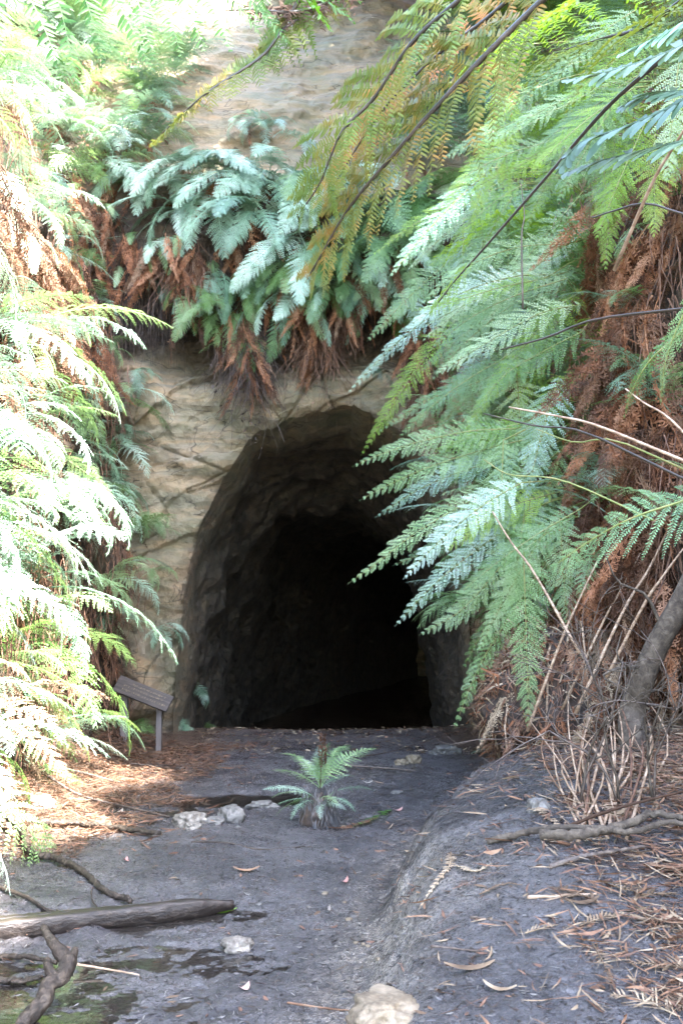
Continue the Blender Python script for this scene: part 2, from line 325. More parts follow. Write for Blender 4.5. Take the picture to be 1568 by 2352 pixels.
def rockdisp(p, f):
    q = Vector((p.x * .5, p.y * .5, (p.z + .25 * p.x) * 1.6))
    d = .16 * noise.noise(q) + .10 * noise.noise(p * 1.3)
    st = noise.noise(Vector((p.x * .5, p.y * .5, (p.z + .22 * p.x) * 4.2)))
    d += .05 * (abs(st) ** .7) * (1 if st > 0 else -1) * (1 - .8 * sst(6.6, 8, p.z))
    w_ = noise.noise(p * 1.7) * .35
    v = noise.voronoi(Vector((p.x * .55 + w_, p.y * .6, (p.z - .55 * p.x) * 1.15 + w_)))[0]
    m_ = sst(-.15, .25, noise.noise(p * .6 + Vector((4, 1, 2))))
    sc = (p.z - .42 * p.x) * 1.6 + 1.4 * noise.noise(Vector((p.x * .45, p.y * .45, p.z * .5))) + .35 * noise.noise(p * 2.3); fr = sc - math.floor(sc)
    q = Vector((p.x * .55 + .25 * noise.noise(p * 2), p.y * .6, (p.z - .42 * p.x) * 1.5 + .3 * noise.noise(p * 1.5)))
    vv = noise.voronoi(q); up_ = 1 - .75 * sst(6.6, 8, p.z)
    d += .16 * (noise.cell(vv[1][0] * 7.3) - .5) * up_
    d -= .15 * (fr ** 1.5) * (.2 + m_) * up_ * (1 - sst(.965, 1.0, fr)) 
    for kk in (0, 1):
        g_ = abs(noise.noise(Vector((p.x * (.55 + .2 * kk), p.y * .5, (p.z - (.7 - 1.1 * kk) * p.x) * 1.1 + 7 * kk)))); d += .09 * max(0, 1 - g_ / .02) * (1 - sst(6.5, 7.5, p.z))
    d += sst(6.6, 8, p.z) * (.16 * noise.noise(p * 1.9 + Vector((0, 5, 0))) + .08 * abs(noise.noise(Vector((p.x * 2, p.y * 2, p.z * 5)))))
    d += .045 * noise.noise(p * 4.1) + .02 * noise.noise(p * 11)
    return d
CX, CZ = -.12, -.3
def arch(th):
    # th 0 = right floor, pi = left floor
    c, s = math.cos(th), math.sin(th); rx = 1.95 if c > 0 else 2.12
    k = (abs(c) ** 2.5 + abs(s) ** 2.5) ** (-1 / 2.5)
    wob = 1 + .025 * noise.noise(Vector((th * 3, 1.7, 0))) + .015 * noise.noise(Vector((th * 9, 4.7, 0)))
    return CX + rx * c * k * wob, CZ + 4.85 * s * k ** .8 * wob
NT, NO, NI = 420, 330, 200
W2, H2 = 16.0, 14.5
rows = []; soil = []; damp_shade = []
tt = np.linspace(0, 1, NI + 1)[:-1]
for i in range(NI):                                  # tunnel, deep end first
    d = 30 * (1 - tt[i]) ** 2.0
    row = []
    for j in range(NT + 1):
        th = math.pi * j / NT; ax, az = arch(th)
        p = Vector((ax + .010 * d * d * sst(2, 20, d) * .6, 15.0 + d, az - .16 * min(d, 5)))
        c = Vector((CX + .006 * d * d, p.y, 1.6)); r = (p - c).normalized()
        big = .25 * noise.noise(p * .7) + .16 * noise.noise(p * 1.9) + .07 * noise.noise(p * 5) + .03 * noise.noise(p * 12)
        fade = sst(0, 2.6, d)
        q, n, f = fold(ax, az)
        rim = n * rockdisp(q, f)
        p = p + r * big * fade * .9 + rim * (1 - fade)
        row.append(p); soil.append(.0); damp_shade.append(.30 + .7 * sst(.1, 2.2, d))
    rows.append(row)
for i in range(NO + 1):
    t = (i / NO) ** 1.7
    row = []
    for j in range(NT + 1):
        th = math.pi * j / NT; ax, az = arch(th)
        dx, dz = ax - CX, az - CZ
        k = min(W2 / max(1e-6, abs(dx)), (H2 - CZ) / max(1e-6, dz))
        X = CX + dx * (1 + (k - 1) * t); z = CZ + dz * (1 + (k - 1) * t)
        q, n, f = fold(X, z)
        bev = .30 * math.exp(-(t * (k - 1) * math.hypot(dx, dz)) / .12)
        d = rockdisp(q, f)
        row.append(q + n * (d + bev * .6))
        s_ = max(1 - f, sst(4.8, 5.6, z + .4 * noise.noise(Vector((q.x * .8, 0, 2)))) * (1 - sst(7.2, 8.2, z)))
        soil.append(max(s_ * .95, .10 * sst(7.2, 8.5, z)) if z > .2 else .6); damp_shade.append(.25 * (1 - sst(0, .6, t * 8)) + .35 * (1 - sst(.1, 1.2, z)))
    rows.append(row)
nr = len(rows); nc = NT + 1
CV = np.array([[tuple(p) for p in r] for r in rows]).reshape(-1, 3)
J, I = np.meshgrid(np.arange(nr - 1), np.arange(nc - 1), indexing='ij'); b0 = (J * nc + I).ravel()
CF = np.stack([b0, b0 + nc, b0 + nc + 1, b0 + 1], -1)
cme = make_me('cliff', CV, CF, [M['rock']])
for nm, arr in (('soil', soil), ('damp_shade', damp_shade)):
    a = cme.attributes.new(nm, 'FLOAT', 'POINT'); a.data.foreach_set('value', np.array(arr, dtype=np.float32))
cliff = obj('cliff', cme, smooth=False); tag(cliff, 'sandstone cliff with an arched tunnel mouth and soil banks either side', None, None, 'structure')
BV = BVHTree.FromPolygons([tuple(v) for v in CV], [tuple(f) for f in CF])
# blind end of the tunnel
er = rows[0]; ec = sum((p for p in er), Vector()) / len(er); mb = MB()
gx, gz = np.meshgrid(np.linspace(ec.x - 5, ec.x + 5, 40), np.linspace(-2.5, 7, 40)); gv = np.stack([gx, 44.7 + 0 * gx, gz], -1).reshape(-1, 3)
gv[:, 1] += [.35 * noise.noise(Vector(tuple(v)) * 1.1) for v in gv]
J, I = np.meshgrid(np.arange(39), np.arange(39), indexing='ij'); b0 = (J * 40 + I).ravel(); mb.add(gv, np.stack([b0, b0 + 1, b0 + 41, b0 + 40], -1))
tag(mb.build('tunnel_wall', M['rock']), None, None, None, 'structure')

def hit(px, py):
    o = Vector((0, 0, CAMZ)); d = (at(px, py, 10) - o).normalized(); h = BV.ray_cast(o, d)
    return (h[0], h[1] if h[1].dot(d) < 0 else -h[1]) if h[0] is not None else (at(px, py, 15), Vector((0, -1, 0)))
def bankhit(side, y, z):
    h = BV.ray_cast(Vector((0, y, z)), Vector((side, 0, 0)))
    return h[0] if h[0] is not None else Vector((side * 3, y, z))
def gpt(px, py, zoff=0.0):
    o = Vector((0, 0, CAMZ)); d = at(px, py, 1.0) - o; t = 3.0
    for _ in range(4000):
        p = o + d * t
        if p.z <= gh(p.x, p.y, False): break
        t += .01
    return Vector((p.x, p.y, gh(p.x, p.y) + zoff))

# ------------------------------------------------------------------ fronds
def frond(P, Nv, W, n=24, K=9, t0=.16, pw=.5, fwd=(12, 48), pdroop=.25, rr=.006, hi=False, shape=(.55, .8), jit=.06, curl=0.0, plen=1.05, miss=0.0, sideN=None, lscale=(1, 1), tipc=.0):
    """P: rachis points (m,3); Nv: upward normal of blade (3,) or (m,3). Returns verts, quads (blade and rachis)."""
    P = np.asarray([tuple(p) for p in P], float); m = len(P)
    seg = np.linalg.norm(np.diff(P, axis=0), axis=1); s = np.concatenate([[0], np.cumsum(seg)]); L = s[-1]
    Nv = np.broadcast_to(np.asarray(Nv, float), (m, 3))
    T = np.gradient(P, axis=0); T /= np.linalg.norm(T, axis=1)[:, None]
    g = lambda A, t: np.stack([np.interp(t * L, s, A[:, k]) for k in range(3)], -1)
    mb = MB(); V, Fq = tube(P, np.interp(s / L, [0, .2, 1], [rr, rr * .8, rr * .2]), 4, cap=False); mb.add(V, Fq)
    tp = t0 + (1 - t0) * (np.linspace(0, 1, n, endpoint=False) ** .92); spacing = L * (1 - t0) / n
    allV = []
    for side in (-1, 1):
        t = np.clip(tp + rng.normal(0, jit * .3 / n, n), 0, .995)
        p0 = g(P, t); Tt = g(T, t); Tt /= np.linalg.norm(Tt, axis=1)[:, None]; Nt = g(Nv, t)
        X = np.cross(Tt, Nt); X /= np.linalg.norm(X, axis=1)[:, None] + 1e-9; Nt = np.cross(X, Tt)
        u_ = (t - t0) / (1 - t0)
        l = W * np.minimum(1, .25 + (u_ / .22) ** shape[0]) * (1 - u_ ** 1.6) ** shape[1] * rng.uniform(1 - jit, 1 + jit, n) * (lscale[0] if side < 0 else lscale[1])
        l = np.maximum(l, W * .05)
        a = np.radians(fwd[0] + (fwd[1] - fwd[0]) * u_ + rng.normal(0, 3 + 30 * jit, n))
        D = X * side * np.cos(a)[:, None] + Tt * np.sin(a)[:, None] + Nt * rng.normal(.05, .5 * jit + .03, n)[:, None]
        D /= np.linalg.norm(D, axis=1)[:, None]
        B = Tt - D * np.sum(Tt * D, 1)[:, None]; B /= np.linalg.norm(B, axis=1)[:, None]      # forward in plane
        NN = np.cross(D, B) * side * -1; NN *= np.sign(np.sum(NN * Nt, 1))[:, None]
        keep = rng.uniform(0, 1, n) > miss
        u = (np.arange(K) + .5) / K
        G = np.array([0, 0, -1.0])
        def axis(u):   # (n, len(u), 3)
            dr = pdroop * (u ** 2)[None, :, None] * l[:, None, None]
            cu = curl * np.sin(u * 3)[None, :, None] * l[:, None, None]
            return p0[:, None] + D[:, None] * (u[None, :, None] * l[:, None, None] * (1 - .3 * pdroop * u[None, :, None] ** 2)) + (.6 * G - .4 * NN[:, None]) * dr + NN[:, None] * cu + B[:, None] * (tipc * u[None, :, None] ** 2 * l[:, None, None])
        A = axis(u)[keep]; lk = l[keep]; Bk = B[keep]; Dk = D[keep]; Nk = NN[keep]
        # pinna midrib as a thin strip
        ue = np.linspace(0, 1, 5); R_ = axis(ue)[keep]; wv_ = np.maximum(.0012, rr * .25) * (1 - .8 * ue)[None, :, None]
        S0 = R_ + Bk[:, None] * wv_; S1 = R_ - Bk[:, None] * wv_; ns = len(lk)
        VV = np.stack([S0, S1], 2).reshape(-1, 3); base = (np.arange(ns) * 10)[:, None] + np.arange(4)[None] * 2
        mb.add(VV, np.stack([base, base + 1, base + 3, base + 2], -1).reshape(-1, 4))
        cell = lk / K
        ph = min(spacing * .5 * plen / max(.5, 1), 9)
        for ps in (-1, 1):
            pl = ph * np.minimum(1, .14 + 1.5 * lk / W)[:, None] * (1 - u ** 2.2)[None] ** .6 * rng.uniform(1 - jit * 2, 1 + jit * 2, (ns, K)) + .0015
            off = A + (Dk * cell[:, None] * .1)[:, None] * ps
            dv = Bk[:, None] * ps * .93 + Dk[:, None] * .42 + Nk[:, None] * rng.normal(-.08 - abs(curl), .10 + jit, (ns, K))[..., None]
            dv /= np.linalg.norm(dv, axis=2)[..., None]
            wv2 = Dk[:, None] * (cell[:, None] * pw * (1 - .45 * u[None] ** 3))[..., None]
            tip = off + dv * pl[..., None]
            if not hi:
                mid = off + dv * pl[..., None] * .45
                Q = np.stack([off - wv2 * .55, mid - wv2 * .75 , tip, mid + wv2 * .85], 2)
                q = Q.reshape(-1, 3); mb.add(q, np.arange(len(q)).reshape(-1, 4))
            else:
                fold_ = Nk[:, None] * (-.25) * (cell[:, None] * pw)[..., None]
                st = []
                for f_, w_ in ((0, .75), (.3, 1.0), (.7, .8), (1.0, .08)):
                    c_ = off + dv * pl[..., None] * f_ + Dk[:, None] * (pl * .22 * f_ * f_)[..., None] + Nk[:, None] * (-.12 * pl * f_ * f_)[..., None]
                    st.append((c_ - wv2 * w_ + fold_ * w_, c_, c_ + wv2 * w_ + fold_ * w_))
                Q = np.stack([x for tr_ in st for x in tr_], 2); q = Q.reshape(-1, 3); nb = len(q) // 12
                b_ = (np.arange(nb) * 12)[:, None, None]; i_ = (np.arange(3) * 3)[None, :, None]; k_ = np.arange(2)[None, None, :]
                ix = b_ + i_ + k_; mb.add(q, np.stack([ix, ix + 1, ix + 4, ix + 3], -1).reshape(-1, 4))
    return np.concatenate(mb.V), np.concatenate(mb.F)
def arc(L, a0, a1, n=22, p=1.2, sway=0.0):
    t = np.linspace(0, 1, n); a = np.radians(a0 + (a1 - a0) * t ** p); ds = L / (n - 1)
    y = np.concatenate([[0], np.cumsum(np.cos(a[:-1]) * ds)]); z = np.concatenate([[0], np.cumsum(np.sin(a[:-1]) * ds)])
    x = sway * L * t ** 2
    Pn = np.stack([x, y, z], -1); Nn = np.stack([0 * a, -np.sin(a), np.cos(a)], -1); return Pn, Nn
FR = {'arch': [], 'hang': [], 'dead': [], 'lace': [], 'wide': []}
for i in range(6):
    Pn, Nn = arc(1.0, 22 + 8 * (i % 3), -45 - 9 * i, p=.8 + .1 * i, sway=.12 * (-1) ** i)
    FR['arch'].append(make_me('frond', *frond(Pn, Nn, .25 + .015 * (i % 3), n=25, K=11, t0=.10, pdroop=.30, pw=.52, jit=.15, miss=.04), [M['pale']]))
for i in range(5):
    Pn, Nn = arc(1.0, 5 + 10 * (i % 3), -86, p=.40 + .08 * i, sway=.10 * (-1) ** i)
    FR['hang'].append(make_me('frond', *frond(Pn, Nn, .225, n=30, K=9, t0=.12, pdroop=.25, pw=.6, plen=1.25, jit=.07, fwd=(22, 52), shape=(.5, .55)), [M['blue']]))
for i in range(5):
    Pn, Nn = arc(1.0, -20 - 10 * i, -90, p=.35, sway=.08 * (-1) ** i)
    FR['dead'].append(make_me('dead_frond', *frond(Pn, Nn, .11, n=26, K=7, t0=.1, pdroop=1.1, pw=.7, plen=1.5, jit=.35, curl=.12, miss=.08, fwd=(10, 60)), [M['dead']]))
for i in range(4):
    Pn, Nn = arc(1.0, 20 + 10 * i, -25 - 14 * i, sway=.15 * (-1) ** i)
    FR['lace'].append(make_me('frond', *frond(Pn, Nn, .28, n=20, K=13, t0=.22, pdroop=.35, pw=.42, jit=.09, plen=.9, fwd=(15, 45)), [M['green']]))
FC = [0]
def fern(loc, out, kind='arch', n=8, size=1.0, mats=('pale',), spread=85, pitch=(5, 50), ndead=2, label='', group=None, name='fern', deadsize=.8, down=0, cat='fern'):
    root = empty(name, loc, label, cat, group)
    az0 = math.atan2(-out.x, out.y)
    for i in range(n):
        f = (i + .5) / n * 2 - 1; me = random.choice(FR[kind])
        mt = M[random.choice(mats)]
        o = obj('frond', me, root, mt); sc = size * random.uniform(.72, 1.2)
        az = az0 + R(spread) * f + R(random.uniform(-12, 12)); pt = R(random.uniform(*pitch))
        o.matrix_local = (Matrix.Translation((random.uniform(-.05, .05), random.uniform(-.05, .05), random.uniform(-.06, .06))) @ Matrix.Rotation(az, 4, 'Z') @ Matrix.Rotation(pt, 4, 'X') @ Matrix.Rotation(R(random.uniform(-25, 25)), 4, 'Y') @ Matrix.Scale(sc, 4))
    for i in range(ndead):
        o = obj('dead_frond', random.choice(FR['dead']), root, M[random.choice(['rustdead', 'rustdead', 'dead'] if loc[0] > -2.2 or loc[1] > 12.5 else ['dead'])])
        az = az0 + R(random.uniform(-80, 80)); sc = deadsize * random.uniform(.6, 1.25)
        o.matrix_local = Matrix.Translation((random.uniform(-.1, .1) + out.x * .05, random.uniform(-.15, .15) + out.y * .05, -.05)) @ Matrix.Rotation(az, 4, 'Z') @ Matrix.Rotation(R(random.uniform(-25, 5)), 4, 'X') @ Matrix.Rotation(R(random.uniform(-40, 40)), 4, 'Y') @ Matrix.Scale(sc, 4)
    return root
ORD = ['lowest', 'second', 'third', 'fourth', 'fifth', 'sixth', 'seventh', 'eighth', 'ninth', 'tenth', 'eleventh', 'twelfth']
NUM = ['first', 'second', 'third', 'fourth', 'fifth', 'sixth', 'seventh', 'eighth', 'ninth', 'tenth', 'eleventh', 'twelfth', 'thirteenth']
# left bank
zrows = [.5, 1.25, 2.0, 2.8, 3.5, 4.3, 6.3, 7.2, 8.1]
for r, z in enumerate(zrows):
    ysr = [y for y in np.arange(13.3 - .5 * (r % 2), 5.6, -1.15) if .311 * y + .1 > 1.55 and (z - CAMZ) / y < .68]
    for c, y in enumerate(ysr):
        if z < 2.4 and y > 11.3: continue
        zz = z + random.uniform(-.28, .28); yy = y + random.uniform(-.3, .3)
        p = bankhit(-1, yy, zz)
        out = Vector((1, random.uniform(-1.1, .0), 0)).normalized()
        lowf = z < 1.5
        mats = (('pale', 'frost', 'green', 'tan') if lowf else ('frost', 'frost', 'mint', 'pale')) if y < 12 else ('mint', 'pale', 'mint')
        kd = 'lace' if random.random() < .22 else 'arch'
        sz = random.uniform(.95, 1.6) * (1.0 if y < 12 else .8)
        tone = 'sunlit pale' if y < 12 else 'shaded mint'
        fern(p + Vector((.05, 0, 0)), out, kd, random.choice((6, 7, 9)), sz, mats, 85, (-42, 30), 3 if z > 4 else 2, f'{tone} fern on the left bank, {ORD[r]} row up, {NUM[c]} out from the tunnel', 'ferns covering the left bank', deadsize=1.1)
# withered skirts hanging in the gap half way up the left bank
for k, (y, z) in enumerate([(13.4, 5.6), (12.8, 6.0), (12.1, 5.5), (11.4, 5.9), (10.7, 5.4), (10.0, 5.8), (9.4, 5.3), (12.6, 5.0), (11.6, 4.9), (10.5, 4.8)]):
    p = bankhit(-1, y, z)
    fern(p + Vector((.15, 0, .1)), Vector((1, -.6, 0)).normalized(), 'hang', 2, .8, ('mint', 'pale'), 60, (-30, 10), 13, f'rust brown withered fern skirt high on the left bank, {NUM[k]} from the cliff', 'withered fern skirts on the left bank', deadsize=1.15)
# right bank
zrows = [1.5, 2.3, 3.1, 3.9, 4.8, 5.7, 6.6, 7.6]
for r, z in enumerate(zrows):
    ysr = [y for y in np.arange(13.6 - .5 * (r % 2), 6.4, -1.1) if (z - CAMZ) / y < .66 and not (z < 2 and y < 10.5)]
    for c, y in enumerate(ysr):
        zz = z + random.uniform(-.2, .2); yy = y + random.uniform(-.2, .2)
        p = bankhit(1, yy, zz); low = z < 3.5
        out = Vector((-1, random.uniform(-.8, -.2), 0)).normalized()
        if y > 10 and z < 5.5: mats = ('pale', 'green', 'green', 'blue', 'green')
        else: mats = ('pale', 'green', 'blue', 'lime')
        if y < 9.5: mats = ('green', 'dead', 'blue')
        nfr = 9 if y > 9.5 else 5
        sz = 1.45 if y > 9.8 else 1.0
        tone = 'lush green' if y > 9.5 else 'sparse half dead'
        fern(p - Vector((.05, 0, 0)), out, 'lace' if random.random() < .6 else 'arch', nfr, sz * random.uniform(.85, 1.1), mats, 75, (0, 42), 4 if y > 9.5 else 8, f'{tone} fern on the right bank, {ORD[r]} row up, {NUM[c]} out from the tunnel', 'ferns covering the right bank', deadsize=1.1)
# ledge above the tunnel: photo positions of the crowns
EDGEF = [(215, 1380, .7), (235, 1440, .85), (245, 1330, .9), (262, 1230, .85), (250, 1130, .95), (258, 1020, .8), (245, 920, .9), (240, 800, .8), (225, 690, .8), (215, 590, .9), (232, 500, .9), (255, 420, .9), (250, 330, .9)]
for k, (px, py, sz) in enumerate(EDGEF):
    p, n = hit(px, py); fern(p + Vector((.03, -.06, 0)), Vector((.75, -.65, 0)).normalized(), 'arch' if k % 3 else 'lace', 7, sz * (1.0 if not 6 < k < 11 else .7), ('mint', 'mint', 'pale', 'green'), 75, (-40, 25), 4, f'shaded mint green fern where the left bank meets the cliff, {NUM[k]} up from the sign', 'ferns along the corner of bank and cliff')
SK = [(1460, 470, 1.0), (1540, 560, 1.0), (1450, 640, 1.0), (1530, 720, 1.1), (1455, 820, 1.0), (1540, 880, 1.1), (1460, 960, 1.0), (1530, 1040, 1.1), (1440, 1120, 1.0), (1510, 1220, 1.0), (1430, 1300, .9), (1540, 1350, 1.0), (1350, 1380, .8), (1380, 1180, .8)]
for k, (px, py, sz) in enumerate(SK):
    o_ = Vector((0, 0, CAMZ)); p, n = hit(px, py)
    fern(p + Vector((-.15, -.1, .15)), Vector((-1, -.7, 0)).normalized(), 'arch', 1, .7, ('green', 'dead'), 60, (-30, 20), 14, f'rust brown withered fern skirt down the far right edge, {NUM[k] if k < 13 else "fourteenth"} from the top', 'withered fern skirts on the right bank', deadsize=sz * 1.05)
UL = [(60, 330, 1.3), (130, 260, 1.3), (200, 330, 1.2), (90, 180, 1.3), (180, 150, 1.2), (280, 300, 1.1), (260, 380, 1.1), (330, 330, .9), (30, 240, 1.3), (150, 400, 1.1), (60, 60, 1.3), (210, 40, 1.3), (310, 130, 1.1), (340, 230, .9), (130, 90, 1.3)]
UD = ['low at the frame edge', 'low and just inside the frame edge', 'below its middle, above the rusty clumps', 'middle height, near the frame edge', 'middle height, below the tall one', 'lower right end by the ledge', 'lowest right, touching the root curtain', 'rightmost and lowest by the bare rock', 'at the frame edge, middle height', 'lowest, above the rusty skirts', 'top corner', 'top, beside the green frond tips', 'right side, against the bare cliff', 'rightmost, leaning on the bare cliff', 'near the top, behind the green frond tips']
for k, (px, py, sz) in enumerate(UL):
    p, n = hit(px, py)
    fern(p + Vector((.05, -.15, 0)), Vector((.8, -.8, 0)).normalized(), 'arch' if k % 4 else 'lace', 9, sz, ('mint', 'frost', 'mint', 'pale'), 95, (-25, 35), 3, f'silvery fern in the upper left mass, {UD[k]}', 'silvery ferns massed at the upper left', deadsize=.9)
SL = [(120, 480, 1.1), (190, 470, 1.1), (250, 510, 1.0), (300, 560, .9), (150, 590, 1.1), (220, 600, 1.0), (280, 640, .9), (70, 560, 1.1), (340, 590, .8), (390, 600, .9), (440, 590, .95), (480, 620, .8), (530, 570, .8), (400, 560, .8), (700, 640, .7), (735, 660, .7), (780, 600, .7), (850, 620, .6), (950, 680, .9), (980, 760, .9), (930, 560, .8)]
LOWC = [(560, 790, .8, 'upper one at the left shoulder of the arch'), (590, 860, .8, 'longest, past the left shoulder of the arch'), (715, 740, .75, 'left of the pair over the middle of the arch'), (745, 810, .7, 'lowest over the middle of the arch'), (795, 760, .7, 'right of the pair over the middle of the arch'), (965, 800, .9, 'upper one at the right shoulder of the arch'), (985, 880, .8, 'lowest at the right shoulder of the arch'), (430, 690, .7, 'alone over the pale rock at the left')]
for px, py, sz, lab in LOWC:
    p, n = hit(px, py); p.y = min(p.y, 14.6)
    fern(p + Vector((0, -.05, .25)), Vector((0, -1, 0)), 'hang', 1, .4, ('dead', 'pale'), 40, (-40, 0), 10, f'low rusty clump of dead fronds, {lab}', 'low dead frond clumps over the arch', deadsize=sz * 1.1, name='dead_fern')
SLN = NUM + ['fourteenth', 'fifteenth', 'sixteenth', 'seventeenth', 'eighteenth', 'nineteenth', 'twentieth', 'twenty first', 'twenty second']
for k, (px, py, sz) in enumerate(SL):
    p, n = hit(px, py); p.y = min(p.y, 14.85)
    fern(p + Vector((0, -.08, .1)), Vector((.2, -1, 0)).normalized(), 'hang', 1, .5, ('mint', 'pale'), 40, (-30, 10), 11, f'rusty hanging clump of dead fronds under the ledge ferns, {SLN[k]} from the left', 'dead frond clumps under the ledge', deadsize=sz * .95, name='dead_fern')
T2 = [(455, 655, .9, ('green', 'mint'), 'dark green, dangling over the pale rock'), (545, 690, 1.0, ('pale', 'green'), 'bright, its tips brushing the longest root tuft'), (500, 600, .9, ('mint',), 'mint, right below the pale cluster'), (615, 590, 1.0, ('pale', 'mint'), 'pale, curling left under the cluster'), (680, 650, 1.0, ('mint', 'pale'), 'mint, above the middle of the arch'),
      (770, 640, 1.0, ('mint', 'pale'), 'grey mint, right of the arch middle'), (850, 600, 1.0, ('pale', 'mint'), 'pale, over the right of the arch'), (910, 540, 1.1, ('mint', 'mint'), 'broad mint, before the arch shoulder'), (370, 560, .7, ('mint', 'green'), 'small, at the left of the root curtain'), (940, 640, .8, ('pale', 'green'), 'lowest at the arch shoulder')]
for px, py, sz, mats, lab in T2:
    py += 55 if px > 420 else 0
    p, n = hit(px, py); p.y = min(p.y, 14.7)
    fern(p + Vector((0, -.1, 0)), Vector((random.uniform(-.35, .2), -1, 0)).normalized(), 'hang', 6, sz, mats, 70, (-35, 15), 4, f'lower tier fern over the tunnel, {lab}', 'lower tier of ferns over the tunnel', deadsize=.9)
LEDGE = [(345, 400, .8, 'hanging over the left end of the root curtain'), (440, 395, 1.05, 'broad, left of the pale cluster above the roots'), (530, 400, 1.05, 'centre of the pale cluster above the roots'), (625, 410, 1.0, 'right of the pale cluster above the roots'), (480, 450, .95, 'front of the pale cluster, tips over the roots'),
         (590, 500, .9, 'below the pale cluster, over the brown fronds'), (690, 430, 1.0, 'behind the overhanging olive frond tip'), (700, 560, .95, 'under the overhanging olive frond tip'), (790, 560, .85, 'right of the overhanging olive frond tip'), (880, 460, 1.1, 'on the ledge above the tunnel crown'),
         (880, 570, .9, 'arching left over the tunnel crown'), (970, 480, 1.2, 'where the ledge meets the right bank'), (660, 640, .8, 'bright, curling left below the ledge'), (610, 650, .75, 'bright, lowest of the curling pair'), (1040, 430, 1.1, 'high beside the right bank'),
         (740, 480, .8, 'middle of the ledge row'), (1020, 600, 1.0, 'above the right shoulder of the tunnel'), (420, 500, .7, 'dangling in front of the root curtain top'), (560, 430, 1.0, 'thickest frond of the pale cluster'), (750, 620, .8, 'dangling beside the curling pair'), (850, 500, .9, 'between the ledge and the blue upper fern'), (930, 620, .85, 'pointing down at the arch shoulder')]
for px, py, sz, desc in LEDGE:
    p, n = hit(px, py); n = Vector((n.x, n.y, 0)).normalized() if abs(n.z) < .95 else Vector((0, -1, 0))
    mats = ('mint',) if px < 650 else (('pale', 'green') if py > 600 or px > 950 else ('pale', 'mint', 'mint'))
    fern(p - Vector((0, .08, 0)), Vector((n.x * .5, -1, 0)).normalized(), 'hang', 8, sz * 1.45, mats, 85, (-8, 38), 5, f'pale hanging fern {desc}', 'ferns hanging from the ledge over the tunnel', deadsize=1.1)
SMALL = [(385, 650, .5, 'dark', 'tiny dark fern in the root curtain'), (345, 640, .35, 'dark', 'tiny dark fern at the left of the root curtain'), (425, 720, .35, 'blue', 'small blue fern sprig below the root curtain'), (475, 740, .75, 'green', 'dark green fern dangling over the pale rock'), (560, 810, .55, 'green', 'single yellow green fern sprig beside the root tuft'),
         (685, 690, .55, 'blue', 'pale curled fern above the tunnel, left of pair'), (790, 690, .6, 'blue', 'pale drooping fern above the tunnel, right of pair'), (830, 640, .6, 'pale', 'fern hanging right of the drooping pair'), (890, 690, .5, 'pale', 'short fern by the right end of the rock band'), (875, 865, .35, 'grey', 'tiny grey fern on the rock band over the arch'),
         (330, 860, .45, 'blue', 'small fern beside the pale rock, upper left'), (350, 1310, .4, 'pale', 'small fern on the pale rock by the tunnel'), (385, 1440, .4, 'blue', 'small fern low on the left rim of the tunnel'), (450, 1580, .5, 'blue', 'grey green fern at the foot of the tunnel rim, upper'), (420, 1650, .5, 'blue', 'grey green fern at the foot of the tunnel rim, lower'), (480, 1660, .35, 'green', 'mossy little fern at the tunnel foot'), (330, 1655, .35, 'green', 'small fern growing between the sign posts'),
         (350, 1180, .4, 'pale', 'small fern where the left bank meets pale rock'), (560, 285, .5, 'blue', 'small fern on the upper cliff, left'), (620, 300, .6, 'blue', 'pale fern halfway up the upper cliff'), (480, 380, .4, 'green', 'green tuft at the top of the pale cluster'), (700, 330, .5, 'blue', 'fern on the upper cliff behind the olive frond')]
for px, py, sz, mt, lab in SMALL:
    p, n = hit(px, py); mats = ('grey',) if mt in ('dark', 'grey') else (mt,)
    p.y = min(p.y - .12, 14.72) if 5.0 < p.z < 6.5 else p.y - .08; n = Vector((0, -1, 0)) if abs(n.x) > .8 and px > 350 else n
    fern(p, Vector((n.x * .4, -1, 0)).normalized(), 'arch', 4 if 'single' in lab or 'tiny' in lab else 7, sz * 1.15, mats, 60, (-55, 10), 1 if py < 800 else 0, lab, 'small ferns dotted over the rock', deadsize=sz)
UP = [(230, 190, 1.3, 'big fern with bare stalks high on the left cliff'), (150, 120, 1.3, 'tall fern at the top of the left bank'), (300, 60, 1.2, 'fern by the top of the left cliff'), (60, 60, 1.3, 'fern in the top left corner of the bank'), (400, 180, .8, 'fern leaning out beside the upper cliff rock'), (330, 250, 1.0, 'fern on red brown stump beside the upper cliff'),
      (1060, 310, 1.3, 'blue fern high on the right of the upper cliff'), (1130, 370, 1.2, 'pale fern spilling from the upper right cliff'), (1200, 250, 1.3, 'fern below the yellow overhead fronds'), (1250, 120, 1.4, 'yellow green fern at the top of the right cliff'), (1100, 120, 1.2, 'yellow green fern high above the blue fern'), (1400, 100, 1.4, 'bright fern in the upper right gap'), (1330, 350, 1.3, 'lime fern half hidden by the long dark stem'), (1000, 230, .9, 'small fern at the right edge of the upper rock'), (950, 380, 1.0, 'fern on the shelf under the upper rock')]
for px, py, sz, lab in UP:
    p, n = hit(px, py); mats = ('pale', 'blue') if px < 1150 else ('lime', 'green', 'lime')
    fern(p - Vector((0, .1, -.1)), Vector((.6 if px < 500 else -.3, -1, 0)).normalized(), 'arch', 11, sz * 1.35, mats, 100, (-5, 60), 3, lab, 'ferns on the upper cliff')

